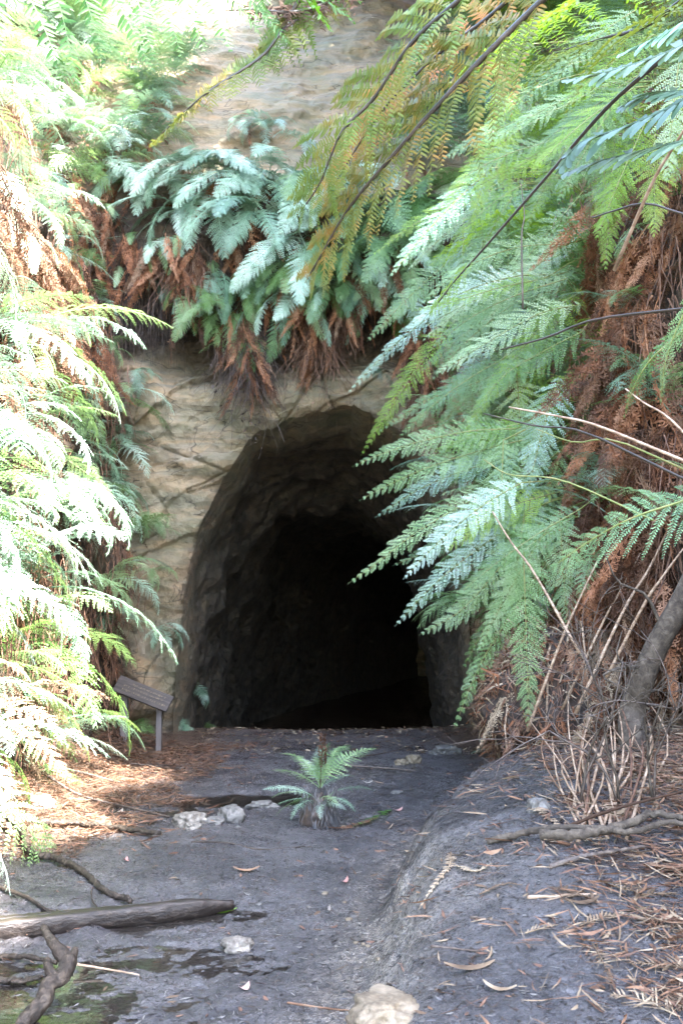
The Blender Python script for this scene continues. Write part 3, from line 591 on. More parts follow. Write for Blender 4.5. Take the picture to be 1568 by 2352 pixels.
# ------------------------------------------------------------------ hanging roots and thatch
def hair(mb, p, L, w_, lean=.06, seg=4, bend=.05):
    P = [np.array(p, float)]; d = np.array([random.gauss(0, lean), random.gauss(0, lean) - .02, -1.0])
    for k in range(seg):
        d = d + np.array([random.gauss(0, bend), random.gauss(0, bend), 0]); P.append(P[-1] + d / np.linalg.norm(d) * L / seg)
    P = np.array(P); a = random.uniform(-.6, .6); sv = np.array([math.cos(a), math.sin(a), 0]) * w_
    ww = np.linspace(1, .35, seg + 1)[:, None]; V = np.stack([P - sv * ww, P + sv * ww], 1).reshape(-1, 3)
    i = np.arange(seg) * 2; mb.add(V, np.stack([i, i + 1, i + 3, i + 2], -1))
mb = MB()
for k in range(2600):
    px = random.uniform(215, 960); lim = 800 if px < 520 else 760
    py = random.uniform(540, lim - 60)
    if noise.noise(Vector((px * .012, 3, 0))) < -.35: continue
    p, n = hit(px, py); L = random.uniform(.3, 1.0) * (1 if px < 520 else .75)
    p.y = min(p.y, 15.05 - random.uniform(.0, .35)); L = min(L, max(.15, p.z - 4.75 + random.uniform(0, .6)))
    hair(mb, p, L, random.uniform(.002, .006))
hr = mb.build('hanging_roots', M['roots']); tag(hr, 'dark curtain of fine hanging roots under the fern ledge', 'roots', None, 'stuff')
def tuft(px, py, wpx, Lm, n, lab, matn='roots'):
    mb = MB(); c, _ = hit(px, py); c.y = min(c.y - .12, 14.62)
    t = empty('root_tuft', tuple(c), lab, 'root tuft', 'root tufts hanging over the arch'); W_ = wpx / F * 14.8
    cl = [(random.gauss(0, .33), random.uniform(.5, 1)) for _ in range(9)]
    for k in range(int(n * .8)):
        f, ll = random.choice(cl); f += random.gauss(0, .07); L = Lm * 1.15 * ll * random.uniform(.35, 1)
        hair(mb, Vector((f * W_, random.uniform(-.14, .1), random.uniform(-.2, .25))), L, random.uniform(.002, .006), .16, 7, .22)
        if random.random() < .6:
            q = Vector((f * W_, random.uniform(-.17, .05), -L * random.uniform(.3, 1.05))); s_ = random.uniform(.012, .04)
            e1 = Vector([random.gauss(0, 1) for _ in range(3)]).normalized() * s_; e2 = Vector([random.gauss(0, 1) for _ in range(3)]).normalized() * s_ * .6
            mb.add([tuple(q - e1), tuple(q - e2), tuple(q + e1), tuple(q + e2)], [[0, 1, 2, 3]])
    mb.build('strands', M[matn], t)
    for f, ll in cl:
        o = obj('dead_frond', random.choice(FR['dead']), t, M['rustdead'])
        o.matrix_local = Matrix.Translation((f * W_, -.1 + random.uniform(-.06, .04), random.uniform(-.35, .1) * Lm)) @ Matrix.Rotation(R(180 + random.uniform(-80, 80)), 4, 'Z') @ Matrix.Rotation(R(random.uniform(-50, -20)), 4, 'X') @ Matrix.Scale(Lm * ll * random.uniform(.5, .8), 4)
tuft(585, 800, 95, 1.65, 420, 'longest brown root tuft hanging past the left shoulder of the arch')
tuft(725, 780, 70, 1.15, 260, 'rusty root tuft hanging over the middle of the arch', 'thatch')
tuft(780, 740, 60, .8, 160, 'short rusty root tuft right of the middle one', 'thatch')
tuft(975, 820, 70, 1.2, 260, 'rusty root tuft at the right shoulder of the arch', 'thatch')
tuft(440, 600, 80, 1.0, 300, 'red brown root tuft left of the curling ferns', 'thatch')
mb = MB()
for side, n_ in ((-1, 5200), (1, 6500)):
    for k in range(n_):
        y = random.uniform(5.5, 14.4); z = random.uniform(.5, 8.5)
        if noise.noise(Vector((y * .9, z * .35, side * 5))) < -.1: continue
        p = bankhit(side, y, z) + Vector((-side * random.uniform(.02, .35), 0, 0)); hair(mb, p, random.uniform(.2, .8), random.uniform(.002, .008), .18, 4, .12)
tag(mb.build('dead_thatch', M['thatch']), 'brown thatch of dead fern stems hanging over both banks', 'thatch', None, 'stuff')

# ------------------------------------------------------------------ trunk mass of the fallen tree fern on the right
def blob(name, c, r, mat, seed, parent=None, amp=.25, sub=5, flat=None):
    import bmesh
    bm = bmesh.new(); bmesh.ops.create_icosphere(bm, subdivisions=sub, radius=1)
    for v in bm.verts:
        p = v.co.copy(); n = p.normalized(); q = p + Vector((seed * 3.1, seed, 0))
        d = 1 + amp * noise.noise(q * 1.1) + amp * .5 * noise.noise(q * 2.7) + amp * .22 * noise.noise(q * 7) + amp * .1 * noise.noise(q * 17)
        v.co = Vector((n.x * r[0] * d, n.y * r[1] * d, n.z * r[2] * d))
        if flat is not None and v.co.z > flat * r[2]: v.co.z = flat * r[2] + (v.co.z - flat * r[2]) * .25
    me = bpy.data.meshes.new(name); bm.to_mesh(me); bm.free(); me.materials.append(mat)
    return obj(name, me, parent, None, c, True)
troot = empty('fern_stump', (1.95, 9.0, .4), 'massive brown fibrous fern stump bristling with cut straw stalks, right of the tunnel', 'fern stump')
tb = blob('trunk', (0, 0, .45), (.86, .62, .78), M['peat'], 4, troot, .28, 5)
mb = MB()
me_ = tb.data; vs = [v.co.copy() + Vector((0, 0, .45)) for v in me_.vertices]
for k in range(5200):
    p = random.choice(vs); 
    if p.z < -.1 or p.y > .35: continue
    n = Vector((p.x, p.y, (p.z - .45) * .7)).normalized(); d = (n + Vector((0, 0, -1.0 if p.z < .8 else .3))).normalized()
    L = random.uniform(.04, .16); q = p + d * L + n * .02; sv = d.cross(n).normalized() * random.uniform(.001, .004) if d.cross(n).length > 1e-3 else Vector((.003, 0, 0))
    mb.add([tuple(p - sv), tuple(p + sv), tuple(q + sv * .4), tuple(q - sv * .4)], [[0, 1, 2, 3]])
mb.build('fibres', M['thatch'], troot)
for nm_, mt_, cnt in (('debris', 'tan', 2000), ('debris', 'rustdead', 3200), ('debris', 'thatch', 5000)):
    mb = MB()
    for k in range(cnt):
        p = random.choice(vs)
        if p.z < .1 or p.y > .4 or (p.z < .7 and random.random() < .55): continue
        n = Vector((p.x, p.y, (p.z - .45))).normalized(); d = Vector([random.gauss(0, 1) for _ in range(3)]); d = (d - n * d.dot(n) * .6 + Vector((0, 0, -.5))).normalized()
        L = random.uniform(.04, .17); sv = d.cross(n).normalized() * random.uniform(.003, .009); q0 = p + n * random.uniform(0, .05); q1 = q0 + d * L * .5 + n * random.uniform(-.01, .03); q2 = q0 + d * L
        mb.add([tuple(q0 - sv), tuple(q0 + sv), tuple(q1 + sv), tuple(q1 - sv), tuple(q2 + sv * .4), tuple(q2 - sv * .4)], [[0, 1, 2, 3], [3, 2, 4, 5]])
    tag(mb.build(nm_, M[mt_], troot), None, None, None, 'stuff')
for k in range(100):
    a = random.uniform(-3.0, .1) ; rr_ = random.uniform(.55, .9)
    base = Vector((math.cos(a) * .7 * rr_, math.sin(a) * .5 * rr_, 1.0 + random.uniform(-.25, .22)))
    if random.random() < .80:
        d = Vector((math.cos(a) * .9, math.sin(a) * .9, random.uniform(.1, .9))).normalized(); L = random.uniform(.08, .3)
        P = smooth_path([base - d * .05, base + d * L * .5, base + d * L + Vector((0, 0, -.01))], 5)
    else:
        o_ = Vector((math.cos(a), math.sin(a), 0)); L = random.uniform(.4, .95)
        P = smooth_path([base, base + o_ * .16 + Vector((0, 0, .02)), base + o_ * .28 + Vector((random.uniform(-.05, .05), 0, -L * .55)), base + o_ * .27 + Vector((random.uniform(-.12, .12), 0, -L))], 9)
    b = MB(); b.add(*tube(P, np.linspace(.011, .007, len(P)) * random.uniform(.6, 1.2), 5)); b.build('stalk', M['stalk'] if random.random() < .7 else M['thatch'], troot)
for k in range(64):
    a = random.uniform(-2.9, -.1); o = obj('dead_frond', random.choice(FR['dead']), troot, M[random.choice(['dead', 'rustdead', 'tan', 'tan', 'thatch'])])
    o.matrix_local = Matrix.Translation((math.cos(a) * .62, math.sin(a) * .42, random.uniform(.7, 1.2))) @ Matrix.Rotation(a - R(90), 4, 'Z') @ Matrix.Rotation(R(random.uniform(-20, 25)), 4, 'X') @ Matrix.Rotation(R(random.uniform(-40, 40)), 4, 'Y') @ Matrix.Scale(random.uniform(.45, 1.0), 4)
# bundle of pale dead fronds stalks fanning out at the stump's right foot
broot = empty('stalk_bundle', (2.35, 8.0, .55), 'fan of long straw coloured dead fern stalks leaning on the stump', 'stalk bundle')
for k in range(20):
    a = random.uniform(-2.6, -.5); o = obj('dead_frond', random.choice(FR['dead']), broot, M[random.choice(['dead', 'rustdead', 'tan'])])
    o.matrix_local = Matrix.Translation((random.uniform(-.7, .35), random.uniform(-.05, .4), random.uniform(.45, 1.0))) @ Matrix.Rotation(a - R(90), 4, 'Z') @ Matrix.Rotation(R(random.uniform(-30, 10)), 4, 'X') @ Matrix.Rotation(R(random.uniform(-40, 40)), 4, 'Y') @ Matrix.Scale(random.uniform(.5, .95), 4)
for k in range(64):
    f = random.uniform(0, 1)
    foot = gpt(1290 + 170 * f + random.uniform(-20, 20), 1885 + random.uniform(-30, 50)) - Vector(broot.location)
    top = at(1270 + 190 * f + random.uniform(-70, 70), random.uniform(1540, 1780), 8.6 + random.uniform(-.3, .5)) - Vector(broot.location)
    top = foot.lerp(top, random.uniform(.45, 1.05)) + Vector((random.gauss(0, .10), 0, 0)); mid = (foot + top) / 2 + Vector((random.gauss(0, .09), -.10, random.uniform(-.04, .08)))
    P = smooth_path([foot, mid, top], 8); b = MB(); b.add(*tube(P, np.linspace(.009, .004, 8) * random.uniform(.6, 1.3), 5, squash=.5)); b.build('stalk', M[random.choice(['stalk', 'stalk', 'thatch', 'dead'])], broot)
# long straw stalks rising right of the stump
LS = [((1170, 1650), (1300, 1190), 'straw'), ((1060, 1560), (1210, 1310), 0), ]
stl = [((1130, 1175, 8.0), (1330, 1500, 7.6), 'stalk', .010, 'tan dead stalk leaning from the green ferns down to the stump'),
       ((1370, 1290, 8.0), (1210, 1680, 8.3), 'stalk', .011, 'pale stalk rising steeply above the stump, left of three'),
       ((1470, 1270, 8.0), (1290, 1630, 8.3), 'stalk', .010, 'pale stalk rising above the stump, middle of three'),
       ((1540, 1200, 7.8), (1320, 1640, 8.0), 'stalk', .013, 'pale thick stalk rising above the stump, right of three'),
       ((1568, 1260, 7.4), (1390, 1560, 7.8), 'stalk', .012, 'rusty stalk slanting beside the leaning tree'),
       ((1110, 950, 5.6), (1640, 1130, 4.6), 'stipe', .0075, 'long black fern stalk slanting across the right bank'),
       ((1150, 803, 6.0), (1640, 698, 5.0), 'stipe', .0085, 'near level black fern stalk across the rusty thatch'),
       ((1168, 935, 5.8), (1640, 1085, 4.8), 'stalk', .009, 'straw coloured stalk just above the long black stalk'),
       ((1230, 985, 5.8), (1640, 1105, 4.8), 'gstipe', .006, 'slender green stalk between the black and straw stalks'),
       ((1110, 1055, 5.8), (1500, 1195, 5.2), 'gstipe', .005, 'thin green stalk below the long black stalk'),
       ((1360, 500, 4.6), (1640, 505, 4.0), 'stipe', .006, 'short level dark stalk above the rusty thatch'),
       ((1435, 893, 5.6), (1640, 1060, 5.2), 'stalk', .008, 'pale stalk slanting down across the rusty thatch'),
       ((1600, 250, 3.2), (1410, 620, 3.9), 'stalk', .007, 'pale bent stalk hanging beside the blue grey frond'),
       ((1195, 420, 7), (1200, 710, 7), 'twig', .006, 'thin vertical dead twig in front of the green ferns')]
for a_, b_, mt, rad, lab in stl:
    A, B = at(*a_), at(*b_); mid = (A + B) / 2 + Vector((0, 0, .03 + .05 * random.random())); q1 = A.lerp(mid, .5) + Vector((random.gauss(0, .02), 0, random.gauss(0, .02)))
    # run the far end on into the bank so that nothing floats
    if b_[0] > 1600: 
        e = B + (B - A).normalized() * .9; pts = [A, q1, mid, B, e]
    else: pts = [A, q1, mid, B]
    b = MB(); b.add(*tube(smooth_path(pts, 14), np.linspace(rad * .5, rad * 1.1, 14), 6, .08)); tag(b.build('fern_stalk', M[mt], None, tuple(B)), lab, 'fern stalk', 'long bare fern stalks')

# leaning tree and bare shrub at the right
tr = empty('leaning_tree', tuple(gpt(1455, 1720)), 'grey barked leaning tree trunk at the right edge behind the dead stalks', 'tree')
o0 = Vector(tr.location)
P = smooth_path([gpt(1455, 1720) - Vector((0, 0, .1)), at(1450, 1640, 7.6), at(1475, 1560, 7.5), at(1515, 1470, 7.4), at(1570, 1370, 7.3), at(1660, 1180, 7.2), at(1760, 900, 7.0), at(1800, 500, 7.0)], 34)
b = MB(); b.add(*[(V_ - np.array(o0), F_) for V_, F_ in [tube(P, np.interp(np.arange(34), [0, 8, 20, 33], [.10, .082, .075, .05]), 14, .05)]][0]); b.build('trunk', M['bark'], tr, None, True)
for st_, an, L_ in ((P[8], (-.5, -.4, .5), .5), (P[11], (-.7, -.3, -.2), .6), (P[15], (-.6, -.2, .8), .7)):
    b = MB(); p0 = np.array(st_) - np.array(o0); d = np.array(an); pp = [p0, p0 + d * L_ * .4 + rng.normal(0, .03, 3), p0 + d * L_ * .75 + rng.normal(0, .05, 3), p0 + d * L_ + rng.normal(0, .06, 3)]
    b.add(*tube(smooth_path(pp, 9), np.linspace(.014, .004, 9), 5)); b.build('branch', M['bark'], tr)
def twiggy(b, p, d, L, rad, depth):
    n = 5; P = [np.array(p)]; d = np.array(d, float); d /= np.linalg.norm(d)
    for k in range(n):
        d = d + rng.normal(0, .16, 3); d /= np.linalg.norm(d); P.append(P[-1] + d * L / n)
    b.add(*tube(P, np.linspace(rad, rad * .55, n + 1), 4))
    if depth > 0:
        for k in range(3):
            i = random.randint(2, n); twiggy(b, P[i], d + rng.normal(0, .6, 3), L * random.uniform(.45, .75), rad * .6, depth - 1)
for i, (px, py, D, lab) in enumerate([(1330, 1780, 7.9, 'bare grey twiggy shrub sprouting in front of the fern stump'), (1500, 1750, 7.3, 'bare twiggy shrub at the right edge below the leaning tree'), (1420, 1600, 7.6, 'thin bare shrub tangled with the leaning trunk')]):
    sh = empty('bare_shrub', tuple(gpt(px, 1850)), lab, 'shrub', 'bare shrubs around the stump'); c0 = np.array(sh.location)
    for k in range(2):
        b = MB(); twiggy(b, (0, 0, 0), (random.uniform(-.7, .5), random.uniform(-.3, .1), 1), random.uniform(.5, .8), .008, 3); b.build('branch', M['twig'] if k % 2 else M['bark'], sh)

# ------------------------------------------------------------------ sign
sg = empty('wooden_sign', tuple(gpt(325, 1715)), 'small weathered wooden sign with tilted board on two posts, left of the tunnel', 'sign')
g0 = Vector(sg.location)
def boxm(hx, hy, hz, bev=.006):
    import bmesh
    bm = bmesh.new(); bmesh.ops.create_cube(bm, size=1)
    for v in bm.verts: v.co = Vector((v.co.x * 2 * hx, v.co.y * 2 * hy, v.co.z * 2 * hz))
    bmesh.ops.bevel(bm, geom=bm.edges[:], offset=bev, segments=2, affect='EDGES')
    bmesh.ops.subdivide_edges(bm, edges=[e for e in bm.edges if e.calc_length() > max(hx, hz)], cuts=10)
    for v in bm.verts: v.co += Vector([noise.noise(v.co * 9 + Vector((k * 7, 0, 0))) * .004 for k in range(3)])
    return bm
D_s = g0.y
def put(bm, name, mat, parent, loc, rot=(0, 0, 0)):
    me = bpy.data.meshes.new(name); bm.to_mesh(me); bm.free(); me.materials.append(mat); o = obj(name, me, parent, None, loc); o.rotation_euler = rot; return o
A = at(285, 1640, D_s) - g0; B = at(365, 1660, D_s - .12) - g0
tl, trr = at(277, 1570, D_s) - g0, at(385, 1615, D_s - .2) - g0
h1 = (at(285, 1590, D_s).z - g0.z + .08) / 2; h2 = (at(365, 1625, D_s - .1).z - g0.z + .08) / 2
put(boxm(.042, .045, h1), 'post', M['postwood'], sg, (A.x, .03, h1 - .08)); put(boxm(.032, .035, h2), 'post', M['postwood'], sg, (B.x, -.09, h2 - .08))
cen = Vector(((tl.x + trr.x) / 2 , -.13, (tl.z + trr.z) / 2 - .005)); wlen = (trr - tl).length * .54
ang = math.atan2(trr.z - tl.z, trr.x - tl.x)
bd = put(boxm(wlen, .02, .105, .005), 'board', M['signwood'], sg, cen, (R(-28), -ang, R(-12)))
mb = MB(); random.seed(5)
for ln, z in enumerate((.05, .005, -.045)):
    x = -wlen * (.72 if ln else .45)
    while x < wlen * (.75 if ln < 2 else .85):
        w_ = random.uniform(.012, .022)
        for k in range(random.randint(2, 3)):
            cx_, hz_ = x + random.uniform(0, w_), random.uniform(.004, .012); zz = z + random.uniform(-.006, .006); hw = random.uniform(.003, .007)
            mb.add([(cx_ - hw, -.0235, zz - hz_), (cx_ + hw, -.0235, zz - hz_), (cx_ + hw, -.0235, zz + hz_), (cx_ - hw, -.0235, zz + hz_)], [[0, 1, 2, 3]])
        x += w_ + (.022 if random.random() < .2 else .009)
mb.build('lettering', M['letter'], bd)
random.seed(11)

# ------------------------------------------------------------------ stones
def rock(px, py, wpx, hpx, mat, lab, seed, name='rock', depth=.8, group='stones lying on the mud', amp=.3, flat=.7):
    p = gpt(px, py + hpx * .35); D = p.y; sx = wpx / F * D / 2; sz = hpx / F * D / 2 * 1.15
    o = blob(name, (p.x, p.y + sx * depth * .3, p.z + sz * .22), (sx, sx * depth, sz), M[mat], seed, None, amp * 1.5, 5, flat)
    tag(o, lab, 'rock', group); return o
rock(437, 1880, 72, 46, 'white_stone', 'white topped stone on dark base by the upper puddle', 1)
rock(440, 1898, 40, 22, 'white_stone', 'small white stone leaning under the white topped stone', 2)
rock(528, 1866, 66, 60, 'grey_stone', 'squarish grey mossy boulder beside the upper puddle', 3)
rock(490, 1885, 44, 26, 'grey_stone', 'low grey stone between the white stone and grey boulder', 14)
rock(600, 1848, 60, 26, 'grey_stone', 'flat grey stone in the puddle left of the little fern', 5)
rock(543, 2168, 70, 42, 'white_stone', 'lone crumbly white stone on open mud', 6)
rock(885, 2330, 175, 110, 'tan_stone', 'large ochre sandstone boulder at the bottom edge', 7, depth=1.1)
rock(950, 1740, 40, 34, 'tan_stone', 'yellow stone at the tunnel entrance', 8)
rock(922, 1750, 26, 20, 'tan_stone', 'small yellow stone left of the bigger one at the entrance', 9)
rock(910, 1820, 26, 12, 'grey_stone', 'flat pale stone on the mud right of the little fern', 10)
rock(1235, 1850, 46, 44, 'grey_stone', 'rounded grey stone at the foot of the fern stump', 11)
rock(88, 1838, 60, 40, 'grey_stone', 'grey stone poking from the litter at the left bank', 12)
rock(1020, 1720, 60, 34, 'grey_stone', 'dark stone by the right foot of the tunnel', 15)
for i in range(26):
    px = random.choice([random.uniform(620, 1000), random.uniform(500, 900)]); py = random.uniform(1760, 2250) if i % 2 else random.uniform(2030, 2200)
    if i % 3 == 0: px, py = random.uniform(740, 900), random.uniform(2020, 2250)
    s = random.uniform(6, 15); o = rock(px, py, s, s * .6, random.choice(['tan_stone', 'white_stone', 'grey_stone']), 'pebble half sunk in the mud of the path', 30 + i, 'pebble', 1.0, 'pebbles scattered on the mud'); o['category'] = 'pebble'

# ------------------------------------------------------------------ wood on the ground
def stick(pts, rad, mat, lab, cat='branch', name='branch', sides=8, wob=.10, group='fallen branches on the mud', lift=0.0, parent=None, n=None, squash=1.0):
    P = []
    for q in pts:
        p = gpt(q[0], q[1]); p.z += (q[2] if len(q) > 2 else 0) + rad * .7 + lift
        if p.z < WATER + rad * .5: p.z = WATER + rad * .5
        P.append(p)
    n = n or max(30, int(sum((P[i + 1] - P[i]).length for i in range(len(P) - 1)) / max(.012, rad * .6))); Q = smooth_path(P, n); Q[1:-1] += rng.normal(0, rad * .10, (n - 2, 3))
    b = MB(); b.add(*tube(Q, np.linspace(rad, rad * .6, n) * (1 + .15 * rng.normal(0, 1, n).cumsum() / n ** .5 * .6), max(sides, 10), wob * .2, squash, True, .24))
    o = b.build(name, M[mat], parent, tuple(P[0]) if parent is None else None, False)
    if parent is None: tag(o, lab, cat, group)
    return o
def plank(pa, pb, w_, h_, mat, lab):
    A = gpt(*pa); B = gpt(*pb); A.z = WATER + h_ * .38; B.z = max(WATER + h_ * .42, B.z + h_ * .2)
    n = 60; t = np.linspace(0, 1, n); P = np.outer(1 - t, A) + np.outer(t, B); d = np.array(B - A); d /= np.linalg.norm(d); sd = np.cross([0, 0, 1], d); sd /= np.linalg.norm(sd); up = np.cross(d, sd)
    prof = [(-1, -1), (1, -1), (1, .88), (.93, 1), (-.93, 1), (-1, .88)]; V = []
    for k in range(n):
        e = 1 - .55 * sst(.84, 1, t[k]); 
        for a, c in prof: V.append(P[k] + sd * a * w_ / 2 * (1 + .07 * noise.noise(Vector((t[k] * 20, a, c)))) * e + up * (c * h_ / 2 * e + .006 * noise.noise(Vector((t[k] * 30, a * 3, c * 3)))))
    i = np.arange(n - 1)[:, None] * 6; j = np.arange(6)[None]; j2 = (j + 1) % 6
    Fq = np.stack([i + j, i + 6 + j, i + 6 + j2, i + j2], -1).reshape(-1, 4)
    b = MB(); b.add(V, np.concatenate([Fq, [[0, 1, 2, 5], [5, 2, 3, 4]], [[(n - 1) * 6 + q for q in (5, 2, 1, 0)], [(n - 1) * 6 + q for q in (4, 3, 2, 5)]]]))
    tag(b.build('plank', M[mat], None, tuple(A)), lab, 'plank', 'old timbers in the puddle')
plank((-160, 2170), (535, 2098), .085, .10, 'plank', 'long wet dark timber lying across the puddle')
plank((-160, 2138), (330, 2104), .05, .05, 'plank', 'thinner wet timber lying behind the long one')
stick([(-60, 1850, .12), (45, 1930, .06), (70, 1975, .03), (130, 1985, .02), (190, 2010), (240, 2055), (300, 2082)], .030, 'wetwood', 'thick curved brown branch running down from the left litter')
stick([(-40, 2030), (60, 2070), (120, 2095), (200, 2098), (290, 2110, .03)], .013, 'wetwood', 'thin curved branch behind the long timber')
stick([(90, 1900), (180, 1902), (260, 1912), (365, 1925)], .045, 'wetwood', 'flattened dark log below the left litter', 'log', 'log', 8, .2, squash=.6)
fk = empty('forked_branch', tuple(gpt(150, 2215)), 'black forked snag standing in the bottom left puddle', 'branch', 'fallen branches on the mud')
fo = Vector(fk.location)
for pts, r0, r1 in (([(100, 2130, 5.25), (118, 2160, 5.12), (135, 2180, 5.05), (158, 2212, 5.0), (150, 2235, 4.97)], .016, .038), ([(162, 2205, 5.0), (140, 2245, 4.9), (112, 2262, 4.85), (100, 2300, 4.8), (62, 2340, 4.75), (40, 2380, 4.7)], .034, .034), ([(150, 2215, 5.0), (168, 2195, 5.05), (172, 2180, 5.1)], .028, .014), ([(130, 2250, 4.9), (112, 2225, 4.9), (108, 2205, 4.95)], .026, .016)):
    P = [at(*q) - fo for q in pts]; 
    for q in P: q.z = max(q.z, -.05)
    b = MB(); b.add(*tube(smooth_path(P, 46), np.linspace(r0, r1, 46), 12, .03, 1, True, .32)); b.build('limb', M['wetwood'], fk, None, False)
stick([(170, 2237, .03), (240, 2240, .02), (320, 2250, .01)], .007, 'stalk', 'thin straight stick beside the black forked snag')
stick([(0, 2200), (60, 2215, .02), (130, 2230, .02)], .016, 'wetwood', 'short dark branch left of the forked snag')
stick([(-40, 2262), (40, 2265), (95, 2262)], .03, 'wetwood', 'broad pale topped slab of bark at the left edge', squash=.4)
stick([(440, 1935), (520, 1940), (600, 1950), (700, 1945)], .007, 'wetwood', 'thin twig lying across the middle of the mud')
stick([(470, 1945), (478, 1975)], .006, 'wetwood', 'short twig below the long thin twig')
stick([(210, 2065, .05), (213, 2080, .02), (235, 2100)], .006, 'wetwood', 'little hooked twig by the thin curved branch')
stick([(110, 1800, .06), (180, 1835, .03), (270, 1862, .02), (390, 1880)], .012, 'twig', 'long slanting stick across the left litter')
stick([(150, 1780, .05), (250, 1800, .03), (330, 1815)], .010, 'twig', 'dark stick at the top of the left litter')
stick([(300, 1760, .02), (420, 1765), (500, 1758)], .008, 'twig', 'slender stick at the foot of the sign')
stick([(790, 1765, .02), (870, 1770, .02), (955, 1775, .02)], .014, 'twig', 'straw stick lying right of the little fern')
stick([(810, 1745, .02), (900, 1730, .02), (1010, 1700, .04)], .009, 'twig', 'thin stick at the tunnel entrance')
stick([(830, 1790), (880, 1800)], .006, 'stalk', 'short pale stick on the mud beyond the little fern')
stick([(1120, 1935), (1250, 1925, .03), (1370, 1935, .05), (1450, 1945, .06), (1540, 1930, .07), (1640, 1945, .05)], .019, 'bark', 'gnarled root branch lying below the stalk bundle', squash=.9)
stick([(1240, 1940, .02), (1340, 1945, .03), (1450, 1925, .05), (1500, 1905, .06), (1600, 1920, .05)], .027, 'bark', 'thick knotted root at the right edge')
stick([(1260, 1995), (1350, 1985, .02), (1480, 1965, .03)], .013, 'twig', 'dark stick below the knotted root')
stick([(1300, 1925, .05), (1420, 1895, .08), (1600, 1860, .10)], .009, 'dead', 'orange stalk lying over the right litter')
stick([(990, 2180), (1050, 2180), (1110, 2190)], .006, 'twig', 'short dark twig on the mound')
stick([(1080, 2110), (1190, 2130)], .006, 'twig', 'brown twig in the middle of the mound litter')
stick([(1210, 2070), (1370, 2062, .01)], .009, 'stalk', 'pale straight stalk on the mound litter')
stick([(660, 2310), (760, 2322), (800, 2330)], .005, 'dead', 'reddish stem on the mud at the bottom centre')
stick([(890, 2250), (960, 2270)], .005, 'twig', 'tiny twig near the ochre boulder')

# ------------------------------------------------------------------ fallen fronds on the ground
def fallen(pts, Wd, mat, lab, n=14, K=1, plen=1.0, hi=True, nm='fallen_frond', pwv=.6):
    P = []
    for q in pts:
        p = gpt(*q[:2]); p.z += .012 + (q[2] if len(q) > 2 else 0); P.append(p)
    Q = smooth_path(P, 18)
    for q in Q: q[2] = max(q[2], gh(q[0], q[1]) + .010)
    # simple pinnate blade: each leaflet one pointed strip
    s = np.concatenate([[0], np.cumsum(np.linalg.norm(np.diff(Q, axis=0), axis=1))]); L = s[-1]
    b = MB(); b.add(*tube(Q, np.linspace(.004, .0015, 18), 4))
    for k in range(n):
        t = .08 + .9 * k / n; c = np.array([np.interp(t * L, s, Q[:, j]) for j in range(3)]); c2 = np.array([np.interp(min(1, t + .03) * L, s, Q[:, j]) for j in range(3)]); T = c2 - c; T /= np.linalg.norm(T) + 1e-9
        X = np.cross(T, [0, 0, 1]); l0 = Wd * (1 - t ** 2.5) ** .7 * min(1, .5 + t * 3)
        for sd in (-1, 1):
            if random.random() < .12: continue
            l = l0 * random.uniform(.8, 1.1); a = random.uniform(.4, .75); d = X * sd * math.cos(a) + T * math.sin(a); cz = random.uniform(.0, .25); wd = L / n * pwv * .5
            st = []
            for f_, w_ in ((0, .5), (.35, 1), (.75, .7), (1, .05)):
                p = c + d * l * f_ + np.array([0, 0, cz * l * math.sin(f_ * 2.4)]); st += [p - T * wd * w_, p + T * wd * w_]
            V = np.array(st); V[:, 2] = np.maximum(V[:, 2], [gh(v[0], v[1]) + .004 for v in V]); i = np.arange(3) * 2; b.add(V, np.stack([i, i + 1, i + 3, i + 2], -1))
    tag(b.build(nm, M[mat], None, tuple(P[0])), lab, 'dead frond', 'dead fronds fallen on the ground')
fallen([(1035, 1960), (1030, 2000), (1000, 2040), (960, 2100)], .035, 'tan', 'long curved tan frond hanging down the mound face', 20)
fallen([(1045, 1995), (1090, 2010), (1130, 1995)], .04, 'tan', 'short tan frond on the mound beside the long curved one', 9)
fallen([(1370, 2075), (1310, 2060), (1270, 2040)], .09, 'tan', 'pink tan frond with spread leaflets in the mound centre', 8)
fallen([(1205, 2160), (1250, 2145), (1280, 2135)], .05, 'tan', 'small comb shaped frond low on the mound', 9)
fallen([(1220, 1850), (1250, 1880), (1290, 1905)], .05, 'tan', 'tan frond at the foot of the stalk bundle', 12)
fallen([(1255, 1905), (1330, 1900), (1400, 1915)], .06, 'pale', 'green drying frond below the stalk bundle', 14)
fallen([(1600, 2240), (1530, 2230), (1440, 2225)], .10, 'tan', 'spiky pale frond at the right edge of the mound', 14)
fallen([(1560, 2350), (1480, 2315), (1400, 2290)], .13, 'tan', 'large pale frond in the bottom right corner', 14, pwv=.55)
fallen([(1640, 2320), (1560, 2320), (1490, 2330)], .11, 'tan', 'broken pale frond beside the corner one', 12, pwv=.55)
fallen([(1400, 2045), (1480, 2055), (1560, 2060)], .07, 'tan', 'flattened tan frond on the right litter', 14)
fallen([(1490, 1990), (1540, 2000), (1600, 2005)], .07, 'tan', 'orange tan frond below the knotted root', 11)
fallen([(1360, 1975), (1400, 1990), (1450, 2000)], .06, 'dead', 'brown frond below the knotted root', 11)
fallen([(1150, 2330), (1110, 2310), (1050, 2300)], .0, 'tan', 'x', 1) if False else None
fallen([(1100, 2060), (1150, 2040), (1200, 2035)], .03, 'tan', 'thin tan frond midway up the mound', 12)
fallen([(1330, 2130), (1400, 2110), (1470, 2110)], .06, 'tan', 'pale frond lying level in the right litter', 14)
fallen([(130, 1830), (190, 1840), (250, 1835)], .07, 'tan', 'orange tan frond on the left litter', 14)
fallen([(740, 1900), (800, 1905), (870, 1880)], .06, 'dead', 'flattened dull frond at the foot of the little fern', 14)
